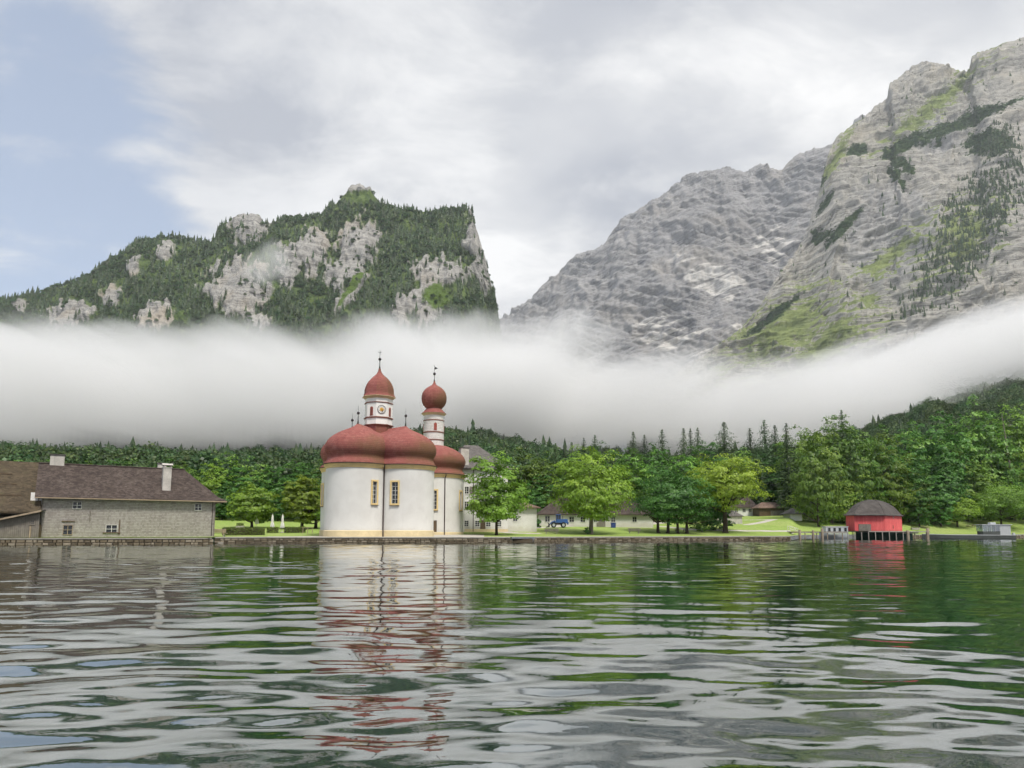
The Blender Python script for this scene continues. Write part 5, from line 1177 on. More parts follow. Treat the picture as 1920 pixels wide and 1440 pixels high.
mb = MB(); mb.box((c0 + (c1 - c0) * 0.19, 0, 2.0), ((c1 - c0) * 0.38, 2.1, 2.35)); mb.build('cabin', M['alu'], WB, bevel=0.04)
mb = MB(); mb.box((c0 + (c1 - c0) * 0.69, 0, 1.25), ((c1 - c0) * 0.60, 2.1, 0.9)); mb.build('cabin_side', M['boat_grey'], WB)
k = NT('clear_pane'); g_ = k.n('ShaderNodeBsdfGlossy'); g_.inputs['Roughness'].default_value = 0.03; t_ = k.n('ShaderNodeBsdfTransparent'); t_.inputs['Color'].default_value = (0.8, 0.86, 0.86, 1); mx = k.n('ShaderNodeMixShader'); mx.inputs[0].default_value = 0.35
k.t.links.new(t_.outputs[0], mx.inputs[1]); k.t.links.new(g_.outputs[0], mx.inputs[2]); k.t.links.new(mx.outputs[0], k.out.inputs['Surface']); M['clear'] = k.m
for i in range(5):
    x = c0 + (c1 - c0) * (0.39 + 0.61 * i / 4)
    for s in (-1, 1):
        mb = MB(); mb.box((x, s * 1.03, 2.42), (0.08, 0.08, 1.5)); mb.build('post', M['alu'], WB)
for i in range(4):
    x = c0 + (c1 - c0) * (0.39 + 0.61 * (i + 0.5) / 4); w = (c1 - c0) * 0.61 / 4 - 0.1
    for s in (-1, 1): mb = MB(); mb.box((x, s * 1.03, 2.42), (w, 0.02, 1.45)); mb.build('pane', M['clear'], WB)
mb = MB(); mb.box((c0 + (c1 - c0) * 0.55, 0, 3.5), (1.3, 0.9, 0.45)); mb.build('roof_box', M['boat_white'], WB, bevel=0.06)
mb = MB(); mb.box((-0.35, 0, 1.0), (0.6, 0.5, 0.75), taper=(0.75, 0.8)); mb.box((-0.35, 0, 0.2), (0.25, 0.18, 1.2)); mb.build('outboard_motor', M['boat_white'], WB, bevel=0.04)
mb = MB(); mb.tube((-0.3, 0, 1.1), (-1.9, 0.1, 0.75), 0.04, n=6); mb.build('tiller', M['alu'], WB)

# ================================================================ QUAY
def shore_pt(px, off=0.0):
    t = t_of(px); d = float(shore_d(t)) + off; return Vector((t * d, d, 0))
M['stone'] = (lambda k: k.pbr(k.ramp(k.math('ADD', k.math('MULTIPLY', k.attr('tint'), 0.65), k.math('MULTIPLY', k.noise(k.co('Object'), 2.5, 5, 0.65), 0.35)), [(0.1, (0.075, 0.06, 0.04)), (0.45, (0.19, 0.155, 0.105)), (0.9, (0.36, 0.315, 0.24))]), 0.9, k.bump(k.noise(k.co('Object'), 9, 4, 0.7), 0.5, 0.03), spec=0.2))(NT('quay_stone'))
M['wet_stone'] = plain('wet_stone', (0.075, 0.06, 0.042), 0.6, 0.35, 1.3, streak=0.4)
def quay(name, label, px0, px1, top, stone_h, coping, n_c=40):
    a = shore_pt(px0); o = empty(name, (a.x, a.y, 0), 0, label, 'quay'); pxs_ = np.linspace(px0, px1, n_c)
    pts = [shore_pt(p, -0.25) - a for p in pxs_]; ptb = [shore_pt(p, 0.35) - a for p in pxs_]
    mb = MB(); n = len(pts); vs = [(p.x, p.y + 0.12, -1.2) for p in pts] + [(p.x, p.y + 0.12, top - 0.02) for p in pts] + [(p.x, p.y, top - 0.02) for p in ptb]
    mb.add(vs, [(i, i + 1, n + i + 1, n + i) for i in range(n - 1)] + [(n + i, n + i + 1, 2 * n + i + 1, 2 * n + i) for i in range(n - 1)]); mb.build('core', M['wet_stone'], o)
    # courses of rough stones
    vs, fs, tint = [], [], []; seg = [(pts[i], pts[i + 1]) for i in range(n - 1)]; tot = sum((b - a_).length for a_, b in seg); nz_ = max(2, round((top + 0.15) / stone_h)); g = random.Random(int(px0))
    for c_ in range(nz_):
        z0 = -0.18 + c_ * (top + 0.14) / nz_; s = -g.random() * 0.5
        while s < tot:
            w = g.uniform(0.35, 0.95); m = max(0.0, min(tot - 0.01, s + w / 2)); acc = 0
            for a_, b in seg:
                l = (b - a_).length
                if acc + l >= m: break
                acc += l
            u = (b - a_).normalized(); q = a_ + u * (m - acc); nrm = Vector((u.y, -u.x, 0)); hh = (top + 0.14) / nz_
            ins = g.uniform(0.01, 0.07); b0 = len(vs); tt = g.random()
            for dz, k1 in ((0.02, 1), (hh - 0.02, 1)):
                for sx, dy, kk in ((-1, 0, 1), (1, 0, 1), (1, -1, .86), (-1, -1, .86)):
                    p = q + u * (sx * (w / 2 - 0.018) * kk) + nrm * (-0.14 if dy == 0 else ins + g.uniform(-0.02, 0.02)); vs.append((p.x, p.y, z0 + (dz if dy == 0 else (hh / 2 + (dz - hh / 2) * 0.82)))); tint.append(tt)
            fs += [(b0 + i for i in f) for f in ()] + [tuple(b0 + i for i in f) for f in ((0, 1, 2, 3), (7, 6, 5, 4), (3, 2, 6, 7), (0, 3, 7, 4), (2, 1, 5, 6))]
            s += w
    me = bpy.data.meshes.new('stones'); me.from_pydata(vs, [], fs); me.update(); point_attr(me, 'tint', tint); me.materials.append(M['stone']); st = link('stones', me, None, o); st['kind'] = 'stuff'
    mb = MB(); f_ = [shore_pt(p, -0.33) - a for p in pxs_]; b_ = [shore_pt(p, 0.5) - a for p in pxs_]
    vs = [(p.x, p.y, top) for p in f_] + [(p.x, p.y, top + coping) for p in f_] + [(p.x, p.y, top + coping) for p in b_] + [(p.x, p.y, top) for p in b_]
    mb.add(vs, [(r_ * n + i, r_ * n + i + 1, ((r_ + 1) % 4) * n + i + 1, ((r_ + 1) % 4) * n + i) for r_ in range(4) for i in range(n - 1)]); mb.build('coping', M['concrete'], o)
    return o
quay('quay_wall', 'low mossy quay in front of the long shingled house', -300, 398, 0.60, 0.34, 0.13)
quay('quay_wall', 'rough stone quay wall in front of the church', 404, 957, 0.66, 0.27, 0.15)
quay('quay_wall', 'rough stone quay wall below the lawn and trees, right of the church', 1003, 1481, 0.66, 0.27, 0.15)
quay('quay_wall', 'distant stone quay wall behind the moored boats at the right', 1694, 2250, 0.66, 0.34, 0.15, 24)
# landing steps between the two stone walls and by the house
for nm, px, wd, lb in (('landing_steps', 980, 2.9, 'low grassy landing steps in the gap between the two stone quay walls'), ('landing_steps', 413, 1.0, 'small stone landing steps in the quay beside the shingled house')):
    p = shore_pt(px); o = empty(nm, (p.x, p.y, 0), 0, lb, 'steps')
    for i in range(4): mb = MB(); mb.box((0, -0.5 + 0.32 * i, -0.35 + 0.2 * i + 0.1), (wd, 0.34, 0.42)); mb.build('step', M['concrete'] if px < 900 else M['stone'], o)

# ================================================================ SMALL THINGS ON THE SHORE
def bench(name, label, p, rz, L=2.4, mat='grey_wood', back=True, group=None):
    o = empty(name, p, rz, label, 'bench', group)
    for i in range(3): mb = MB(); mb.box((0, -0.18 + 0.18 * i, 0.46), (L, 0.16, 0.055)); mb.build('seat_plank', M[mat], o)
    if back:
        for i in range(3): mb = MB(); mb.box((0, 0.30 + 0.03 * i, 0.62 + 0.17 * i), (L, 0.05, 0.15)); mb.build('back_plank', M[mat], o)
    for s in (-1, 1):
        mb = MB(); mb.box((s * (L / 2 - 0.35), 0.0, 0.22), (0.12, 0.46, 0.44)); mb.build('leg', M['concrete'], o)
        if back: mb = MB(); mb.box((s * (L / 2 - 0.35), 0.34, 0.62), (0.10, 0.05, 0.75)); mb.build('support', M[mat], o)
    return o
bench('park_bench', 'wooden bench on the lawn below the blue loader', ground_hit(1034, 1001.5), R(180), 2.6)
bench('park_bench', 'wooden bench between the big round tree and the dark green trees', ground_hit(1189, 1000.5), R(180), 2.4)
pb_ = at(409, 1008, 93.5); bench('park_bench', 'pale wooden bench at the corner of the shingled house', (pb_.x, 93.5, GZ0), R(180), 2.3, 'pale_wood')
def picnic(name, label, p, rz, mat='pale_wood'):
    o = empty(name, p, rz, label, 'picnic table')
    for i in range(4): mb = MB(); mb.box((0, -0.3 + 0.2 * i, 0.75), (2.3, 0.18, 0.06)); mb.build('top_plank', M[mat], o)
    for s in (-1, 1):
        mb = MB(); mb.box((0, s * 0.72, 0.45), (2.3, 0.28, 0.06)); mb.build('seat_plank', M[mat], o)
        mb = MB(); mb.box((s * 0.85, 0, 0.40), (0.09, 1.5, 0.09)); mb.tube((s * 0.85, -0.6, 0), (s * 0.85, -0.25, 0.74), 0.05, n=4); mb.tube((s * 0.85, 0.6, 0), (s * 0.85, 0.25, 0.74), 0.05, n=4); mb.build('trestle', M[mat], o)
    return o
picnic('picnic_table', 'picnic table under the dark green trees right of the big round tree', ground_hit(1276, 998), R(8), 'brown_wood')
picnic('picnic_table', 'pale picnic table on the lawn behind the landing stage', ground_hit(1735, 991), R(4))
picnic('picnic_table', 'pale picnic table beside the small round tree at the right', ground_hit(1820, 988.5), R(-6))
# closed parasols of the beer garden
M['canvas'] = plain('canvas', (0.70, 0.69, 0.66), 0.85, 0.08, 2.0, streak=0.15)
def parasol(label, px, py, h):
    p = ground_hit(px, py); o = empty('closed_parasol', p, 0, label, 'parasol', 'closed parasols behind the hedge')
    g = random.Random(int(px)); mb = MB(); n = 14; vs = []
    for z, r in ((0.85, 0.30), (1.0, 0.34), (1.5, 0.27), (1.9, 0.16), (2.05, 0.20), (h - 0.25, 0.13), (h, 0.03)):
        for i in range(n): a = 2 * math.pi * i / n; q = r * (1.12 if i % 2 else 0.82); vs.append((q * math.cos(a), q * math.sin(a), z))
    mb.add(vs, [(r_ * n + i, r_ * n + (i + 1) % n, (r_ + 1) * n + (i + 1) % n, (r_ + 1) * n + i) for r_ in range(6) for i in range(n)]); mb.build('canopy', M['canvas'], o, smooth=R(60))
    mb = MB(); mb.tube((0, 0, 0), (0, 0, h + 0.15), 0.04, n=8); mb.build('pole', M['white_frame'], o)
    mb = MB(); mb.lathe([(0.42, 0), (0.42, 0.08), (0.1, 0.14)], 12); mb.build('base', M['concrete'], o)
parasol('closed white parasol nearest the small round maple', 481, 991, 3.0)
parasol('closed white parasol in the middle of the three, behind the hedge gap', 510, 999, 3.1)
parasol('closed white parasol nearest the church, behind the clipped hedge', 529, 999, 3.1)
# flower trough and refuse bins
def trough(label, p, w=1.6):
    o = empty('flower_trough', p, 0, label, 'trough'); mb = MB(); mb.box((0, 0, 0.35), (w, 0.7, 0.7), taper=(1.1, 1.1)); mb.build('box', M['concrete'], o, bevel=0.03)
    n = 260; g = np.random.RandomState(int(abs(p[0]) * 10)); c = np.stack([g.uniform(-w / 2, w / 2, n), g.uniform(-0.35, 0.35, n), 0.7 + g.uniform(0, 0.55, n)], -1); leaf_mesh(o, 'leaves', c, g.normal(size=(n, 3)) + (0, 0, 0.6), np.full(n, 0.09), g.rand(n), M['hedge'])
    return o
bins = ground_hit(1150, 989.5)
o = empty('refuse_bin', bins, 0, 'blue refuse bin beside the white cottage door', 'bin'); mb = MB(); mb.box((0, 0, 0.5), (0.9, 0.8, 1.0), taper=(1.12, 1.12)); mb.build('body', plain('blue_plastic', (0.03, 0.06, 0.22), 0.5), o, bevel=0.04); mb = MB(); mb.box((0, 0, 1.05), (1.05, 0.95, 0.1)); mb.build('lid', plain('blue_plastic_lid', (0.03, 0.07, 0.25), 0.5), o, bevel=0.03)
for s in (-1, 1): mb = MB(); mb.tube((s * 0.4, 0.42, 0.1), (s * 0.5, 0.42, 0.1), 0.1, n=10); mb.build('wheel', M['dark_metal'], o)
# notice boards and posts
# sign post by the lawn
# ---- blue wheel loader
M['blue_paint'] = plain('loader_blue', (0.035, 0.10, 0.30), 0.4, 0.15, 1.5, streak=0.2, spec=0.5)
M['tyre'] = plain('tyre', (0.022, 0.022, 0.023), 0.85, 0.2, 5)
M['rim'] = plain('rim', (0.45, 0.47, 0.5), 0.5, 0.1, 3)
lp = ground_hit(1046, 989.5)
LO = empty('wheel_loader', lp, R(180), 'blue wheel loader parked in front of the white cottage', 'loader')
ls = (t_of(1066) - t_of(1024)) * lp.y / 5.6
def lb(name, mb, mat, parent=LO, **kw): o = mb.build(name, M[mat], parent, **kw); return o
mb = MB(); mb.box((-1.55, 0, 1.45), (1.9, 1.5, 0.95), taper=(0.92, 0.85)); lb('engine_hood', mb, 'blue_paint', bevel=0.06)
mb = MB(); mb.box((-2.45, 0, 1.0), (0.35, 1.9, 0.6)); lb('counterweight', mb, 'blue_paint', bevel=0.05)
mb = MB(); mb.box((-0.2, 0, 0.85), (2.6, 1.1, 0.4)); lb('chassis', mb, 'dark_metal')
mb = MB(); mb.box((-0.12, 0, 1.95), (1.25, 1.4, 1.75), taper=(0.86, 0.92)); cbn = lb('cab', mb, 'blue_paint', bevel=0.04)
mb = MB(); mb.box((-0.12, 0, 2.9), (1.3, 1.5, 0.14)); lb('cab_roof', mb, 'blue_paint', bevel=0.03)
for sy in (-0.685, 0.685):
    for sx in (-0.37, 0.13): mb = MB(); mb.box((sx, sy, 2.32), (0.40, 0.05, 0.80)); lb('pane', mb, 'glass')
for sx in (-0.72, 0.48): mb = MB(); mb.box((sx, 0, 2.32), (0.05, 1.05, 0.80)); lb('pane', mb, 'glass')
mb = MB(); mb.tube((-1.2, 0.4, 1.9), (-1.2, 0.4, 2.7), 0.06, n=8); lb('exhaust', mb, 'dark_metal')
mb = MB(); mb.box((0.85, 0, 1.05), (0.9, 1.0, 0.7)); lb('front_frame', mb, 'blue_paint', bevel=0.04)
for sy in (-0.45, 0.45):
    mb = MB(); mb.path([(0.7, sy, 1.55), (1.5, sy, 1.25), (2.1, sy, 0.65)], [0.13, 0.14, 0.12], 6); lb('lift_arm', mb, 'blue_paint')
mb = MB(); pr = [(2.1, 0.15), (2.9, 0.08), (3.0, 0.16), (2.45, 0.35), (2.35, 0.75), (2.5, 1.1), (2.35, 1.1), (2.1, 0.75)]; n = len(pr)
mb.add([(x, -1.0, z) for x, z in pr] + [(x, 1.0, z) for x, z in pr], [tuple(range(n)), tuple(range(2 * n - 1, n - 1, -1))] + [(i, (i + 1) % n, n + (i + 1) % n, n + i) for i in range(n)]); lb('bucket', mb, 'dark_metal')
for x in (-1.35, 1.05):
    for sy in (-0.82, 0.82):
        mb = MB()
        mb.add([(x + r * math.cos(2 * math.pi * i / 20), sy + y, 0.62 + r * math.sin(2 * math.pi * i / 20)) for y, r in ((-0.22, 0.36), (-0.22, 0.56), (-0.14, 0.62), (0.14, 0.62), (0.22, 0.56), (0.22, 0.36)) for i in range(20)], [(k_ * 20 + i, k_ * 20 + (i + 1) % 20, (k_ + 1) % 6 * 20 + (i + 1) % 20, (k_ + 1) % 6 * 20 + i) for k_ in range(6) for i in range(20)])
        wh = lb('wheel', mb, 'tyre', smooth=R(35)); mb = MB(); mb.tube((x, sy - 0.15, 0.62), (x, sy + 0.15, 0.62), 0.36, n=16); lb('rim', mb, 'rim', wh)
LO.scale = (ls, ls, ls * 1.12)
tb = ground_hit(1404, 966.5); 
o = empty('tarp_stack', tb, 0, 'blue covered stack beside the timber shed', 'tarpaulin'); mb = MB(); mb.box((0, 0, 0.5), (2.6, 1.4, 1.1), taper=(0.9, 0.8)); mb.build('cover', M['blue_paint'], o, bevel=0.08); mb = MB(); mb.box((0, 0, 0.08), (2.3, 1.2, 0.16)); mb.build('pallet', M['pale_wood'], o)

# ================================================================ TREES
def leaf_mesh(parent, name, c, nrm, s, tint, mat):
    c = np.asarray(c, float); n = len(c); g = np.random.RandomState(n % 9973)
    nrm = nrm / np.maximum(np.linalg.norm(nrm, axis=1), 1e-6)[:, None]; u = np.cross(nrm, g.normal(size=(n, 3))); u /= np.maximum(np.linalg.norm(u, axis=1), 1e-6)[:, None]; w = np.cross(nrm, u); s = np.asarray(s)[:, None]
    V = np.stack([c - u * s * 1.15, c - w * s * 0.62, c + u * s * 1.15, c + w * s * 0.62], 1).reshape(-1, 3)
    me = mesh_np(name, V, np.arange(n * 4).reshape(-1, 4), False, mat); point_attr(me, 'tint', np.repeat(np.clip(tint, 0, 1), 4))
    return link(name, me, None, parent) if parent is not False else me
M['bark'] = plain('bark', (0.060, 0.046, 0.034), 0.95, 0.3, 2.5, streak=0.4)
M['pale_bark'] = plain('pale_bark', (0.22, 0.19, 0.155), 0.95, 0.3, 2.0, streak=0.4)
M['leaf_fresh'] = leafmat('leaf_fresh', [(0.105, 0.215, 0.026), (0.180, 0.330, 0.042), (0.265, 0.430, 0.060)], 0.26)
M['leaf_yellow'] = leafmat('leaf_yellow', [(0.135, 0.210, 0.020), (0.225, 0.320, 0.032), (0.330, 0.425, 0.048)], 0.26)
M['leaf_olive'] = leafmat('leaf_olive', [(0.105, 0.190, 0.020), (0.175, 0.285, 0.032), (0.265, 0.375, 0.048)], 0.26)
M['leaf_dark'] = leafmat('leaf_dark', [(0.034, 0.105, 0.022), (0.072, 0.185, 0.036), (0.125, 0.265, 0.052)], 0.2)
M['leaf_mid'] = leafmat('leaf_mid', [(0.056, 0.135, 0.024), (0.130, 0.260, 0.042), (0.230, 0.380, 0.064)], 0.22, hue=0.022)
M['needle_near'] = leafmat('needle_near', [(0.038, 0.072, 0.034), (0.066, 0.112, 0.046), (0.105, 0.155, 0.062)], 0.12, hue=0.015)
M['hedge'] = leafmat('hedge_leaf', [(0.06, 0.10, 0.016), (0.110, 0.160, 0.024), (0.175, 0.205, 0.034)], 0.2)
def crown_data(seed, w, hc, n_clump, per, leaf, shape=(0.35, 1.0), droop=0.3, gap=0.25, rc=None):
    """clumps spread over an uneven egg; returns leaf centres, normals, sizes, tints and clump centres. crown base at z = 0"""
    g = np.random.RandomState(seed); d = g.normal(size=(n_clump * 2, 3)); d /= np.linalg.norm(d, axis=1)[:, None]
    rad = np.clip(g.rand(len(d)) ** 0.42, 0.25, 1); lump = 1 + 0.30 * perlin(d * 1.6 + seed * 3.1) + 0.16 * perlin(d * 3.9 + seed * 1.7)
    q = d * (rad * lump)[:, None]
    zc, up, dn = hc * shape[0], hc * (1 - shape[0]), hc * shape[0]
    C = np.stack([q[:, 0] * w, q[:, 1] * w, np.where(q[:, 2] > 0, q[:, 2] * up, q[:, 2] * dn) + zc], -1)
    keep = perlin(C / (w * 0.42) + seed) > -0.5 + gap; C, d, rad = C[keep][:n_clump], d[keep][:n_clump], rad[keep][:n_clump]
    m = len(C); rcl = (rc or w * 0.17) * g.uniform(0.65, 1.3, m)
    e = g.normal(size=(m, per, 3)); e /= np.linalg.norm(e, axis=2)[..., None]; e[..., 2] = np.abs(e[..., 2]) * 0.9 - 0.25
    rr = g.uniform(0.62, 1.05, (m, per)); P = C[:, None, :] + e * rr[..., None] * rcl[:, None, None] * np.array((1.15, 1.15, 0.62)); P[..., 2] -= droop * rcl[:, None] * (e[..., 0] ** 2 + e[..., 1] ** 2) * 0.6
    cd = P - np.array((0, 0, hc * 0.38)); cd = cd / np.maximum(np.linalg.norm(cd / np.array((1, 1, hc / (2 * w))), axis=2), 1e-3)[..., None]; N = e * 0.55 + cd * 0.75 + np.array((0, 0, 0.35)) + g.normal(size=e.shape) * 0.30
    tint = np.clip(0.48 + g.normal(size=(m, 1)) * 0.17 + g.normal(size=(m, per)) * 0.15, 0, 1)
    sz = leaf * g.uniform(0.7, 1.25, (m, per))
    return P.reshape(-1, 3), N.reshape(-1, 3), sz.ravel(), tint.ravel(), C, rad
def trunk_mb(H, base_r, z_crown, limbs, seed, lean=0.0, forks=1):
    g = random.Random(seed); mb = MB(); top = z_crown + (H - z_crown) * 0.62
    pts, rad = [(0, 0, -0.4), (0, 0, 0.0), (0.02 * H * lean, 0, 0.35)], [base_r * 1.55, base_r * 1.35, base_r * 1.05]
    for f in (0.25, 0.5, 0.75, 1.0): pts.append((lean * H * 0.06 * f + g.uniform(-.1, .1), g.uniform(-.1, .1), 0.35 + (top - 0.35) * f)); rad.append(base_r * (1 - 0.80 * f))
    mb.path(pts, rad, 10)
    for c in limbs:
        z0 = max(z_crown * 0.85, min(top * 0.95, c[2] - 0.55 * math.hypot(c[0], c[1]))); f = z0 / top; r0 = max(0.04, base_r * (1 - 0.8 * f) * 0.55)
        a = Vector((lean * H * 0.06 * f, 0, z0)); b = Vector(c); mid = a.lerp(b, 0.5) + Vector((0, 0, -0.06 * (b - a).length)); mb.path([a, mid, b], [r0, r0 * 0.6, r0 * 0.18], 6)
    return mb
def near_tree(name, label, px, base_y, top_y, hw_px, crown_y, mat, seed, n_clump=260, per=46, leaf=0.19, shape=(0.40, 1), br=0.3, gap=0.22, bark='bark', group=None, d=None, stems=1, lean=0.0, rcf=0.20):
    p = ground_hit(px, base_y) if d is None else on_ground(px, d)
    s = p.y / 1280 * 1.0; w = hw_px * s; H = zat(px, top_y, p.y) - p.z; zc = zat(px, crown_y, p.y) - p.z
    o = empty(name, p, 0, label, 'tree', group)
    P, N, sz, ti, C, rad = crown_data(seed, w, H - zc, n_clump, per, leaf, shape, gap=gap, rc=w * rcf)
    # keep the true height: scale the clumps into the box of the crown
    zlo, zhi = np.percentile(P[:, 2], 0.5), P[:, 2].max(); P[:, 2] = (P[:, 2] - zlo) / (zhi - zlo) * (H - zc) + zc; C = C.copy(); C[:, 2] = (C[:, 2] - zlo) / (zhi - zlo) * (H - zc) + zc
    xr = np.percentile(np.abs(P[:, 0]), 99); P[:, :2] *= w / xr; C[:, :2] *= w / xr
    leaf_mesh(o, 'crown', P, N, sz, ti, M[mat])
    far = C[np.argsort(rad)[: len(C)]]; g = random.Random(seed); lim = [tuple(far[i]) for i in g.sample(range(len(far)), min(26, len(far)))]
    if stems == 1: trunk_mb(H, br, zc, lim, seed, lean).build('trunk', M[bark], o, smooth=R(50))
    else:
        for i in range(stems):
            x = (i - (stems - 1) / 2) * w * 0.62 / stems * 1.6; t = trunk_mb(H * 0.9, br * g.uniform(0.7, 1.1), zc, [l for l in lim[i::stems]], seed + i, g.uniform(-1, 1)).build('trunk', M[bark], o, smooth=R(50)); t.location = (x, g.uniform(-1, 1), 0)
    return o
near_tree('maple_tree', 'small round olive-green maple behind the hedge, right of the shingled house', 472, 990, 903, 42, 978, 'leaf_olive', 21, 230, 46, 0.20, (0.38, 1), 0.26)
near_tree('maple_tree', 'bright lime-green tree partly hidden by the left side of the church', 566, 992, 888, 38, 978, 'leaf_yellow', 33, 240, 46, 0.20, (0.42, 1), 0.3)
near_tree('maple_tree', 'smaller yellow-green tree touching the left wall of the church', 592, 991, 912, 30, 980, 'leaf_fresh', 37, 160, 44, 0.20, (0.45, 1), 0.3)
near_tree('maple_tree', 'fresh green maple with a slim trunk in front of the white lodge', 931, 1003.5, 848, 57, 975, 'leaf_fresh', 45, 230, 54, 0.19, (0.30, 1), 0.24, 0.30)
near_tree('maple_tree', 'big round yellow-tipped maple with a thick pale trunk, in front of the white cottage', 1108, 1001.5, 833, 76, 972, 'leaf_olive', 52, 380, 54, 0.20, (0.36, 1), 0.42, 0.14, 'pale_bark')
near_tree('beech_tree', 'dark green beech with several stems standing on the promenade', 1262, 1000, 868, 72, 978, 'leaf_dark', 61, 360, 50, 0.20, (0.45, 1), 0.3, 0.12, stems=4)
near_tree('maple_tree', 'yellow-green maple with a thick dark trunk, leaning crown, beside the stone quay', 1360, 999, 847, 72, 955, 'leaf_yellow', 74, 300, 52, 0.20, (0.42, 1), 0.55, 0.30, rcf=0.19)
near_tree('beech_bush', 'dark leafy bush behind the yellow-green maple', 1335, 994, 918, 38, 992, 'leaf_dark', 83, 180, 44, 0.2, (0.45, 1), 0.15, 0.1)
near_tree('young_shrub', 'knee-high shrub beside the picnic table under the dark beech', 1316, 998, 982, 13, 996, 'leaf_mid', 85, 50, 36, 0.12, (0.5, 1), 0.06, 0.1)
near_tree('hazel_tree', 'broad bushy tree with yellowish top, left of the red boathouse', 1560, 980, 873, 76, 980, 'leaf_olive', 93, 380, 50, 0.24, (0.45, 1), 0.3, 0.10, stems=3)
near_tree('hazel_tree', 'bushy green tree directly behind the red boathouse roof', 1690, 978, 878, 52, 976, 'leaf_mid', 97, 300, 50, 0.24, (0.45, 1), 0.3, 0.10, stems=2)
near_tree('apple_tree', 'small round tree on the lawn between the boathouse and the grey boat', 1795, 988, 931, 40, 977, 'leaf_olive', 103, 220, 46, 0.20, (0.42, 1), 0.3, 0.12)
near_tree('lime_tree', 'bright green tree behind the grey boat cabin', 1878, 989, 896, 62, 972, 'leaf_fresh', 107, 320, 48, 0.22, (0.45, 1), 0.3, 0.12)
near_tree('lime_tree', 'green tree cut by the right edge of the picture, on the far lawn', 1960, 988, 880, 60, 970, 'leaf_mid', 109, 280, 48, 0.22, (0.45, 1), 0.3, 0.12)
# ivy clump at the foot of the big maple
near_tree('young_shrub', 'small green bush at the foot of the big round maple', 1101, 1001.8, 988, 7, 1001, 'leaf_dark', 111, 40, 40, 0.10, (0.5, 1), 0.05, 0.0)
near_tree('garden_shrub', 'dark garden shrub at the end wall of the white wing', 1003, 990, 972, 12, 988, 'leaf_dark', 113, 60, 40, 0.14, (0.45, 1), 0.08, 0.1)

# ---- trees of the wood that can be told apart: copies of a few crowns
def proto_broad(seed, mat, w=0.36, pale=False):
    """unit tree: height 1 = 22 m"""
    H = 22.0; zc = 0.9; P, N, sz, ti, C, rad = crown_data(seed, w * H, H - zc, 230, 30, 0.32, (0.42, 1), gap=0.14)
    zlo, zhi = np.percentile(P[:, 2], 0.5), P[:, 2].max(); f = (H - zc) / (zhi - zlo); P[:, 2] = (P[:, 2] - zlo) * f + zc; C = C.copy(); C[:, 2] = (C[:, 2] - zlo) * f + zc
    cm = leaf_mesh(False, 'crown', P, N, sz, ti, M[mat]); g = random.Random(seed); lim = [tuple(C[i]) for i in g.sample(range(len(C)), 16)]
    t = trunk_mb(H, 0.34, zc, lim, seed).build('trunk', M['pale_bark' if pale else 'bark'], None, smooth=R(50)); tm = t.data; bpy.data.objects.remove(t); return cm, tm, H, w * H
def proto_spruce(seed):
    H = 30.0; g = np.random.RandomState(seed); cs, ns, ss, ts = [], [], [], []
    nw = 46
    for i in range(nw):
        f = i / nw; z = 2.5 + (H - 2.7) * f; L = 5.4 * (1 - math.exp(-(1 - f) * 3.0)) * g.uniform(0.6, 1.12) + 0.05; nb = int(7 + 4 * (1 - f)); o = g.rand() * 6.28
        for b in range(nb):
            a = o + 6.283 * b / nb + g.uniform(-.25, .25); l = L * g.uniform(0.7, 1.15); m = max(2, int(l / 0.42))
            for j in range(m):
                r = l * (j + 0.6) / m; zz = z - 0.30 * r * (1 - 0.4 * r / max(l, .1)) + g.uniform(-.1, .1)
                for _ in range(2):
                    side = g.uniform(-0.35, 0.35) * (1 - j / m * 0.6); aa = a + side / max(r, 0.5)
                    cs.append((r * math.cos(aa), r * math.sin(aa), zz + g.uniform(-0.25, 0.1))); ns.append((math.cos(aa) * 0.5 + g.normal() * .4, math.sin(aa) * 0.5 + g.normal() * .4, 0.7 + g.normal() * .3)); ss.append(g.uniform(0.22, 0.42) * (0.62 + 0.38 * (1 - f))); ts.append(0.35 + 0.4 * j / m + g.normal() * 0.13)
    cm = leaf_mesh(False, 'crown', np.array(cs), np.array(ns), np.array(ss), np.array(ts), M['needle_near'])
    mb = MB(); mb.path([(0, 0, -0.5), (0, 0, 1), (0, 0, H * 0.5), (0, 0, H * 0.97)], [0.42, 0.34, 0.2, 0.03], 8); t = mb.build('trunk', M['bark'], None, smooth=R(50)); tm = t.data; bpy.data.objects.remove(t); return cm, tm, H, 4.3
BROAD = [proto_broad(201, 'leaf_mid'), proto_broad(202, 'leaf_mid', 0.33), proto_broad(203, 'leaf_dark', 0.30), proto_broad(204, 'leaf_fresh', 0.34), proto_broad(205, 'leaf_mid', 0.30, True), proto_broad(206, 'leaf_olive', 0.36)]
SPRUCE = [proto_spruce(s) for s in (301, 302, 303)]
WOOD = []   # (px, s behind the shore, top_y, half width px, kind, proto)
def wood(kind, rows): WOOD.extend((kind, *r) for r in rows)
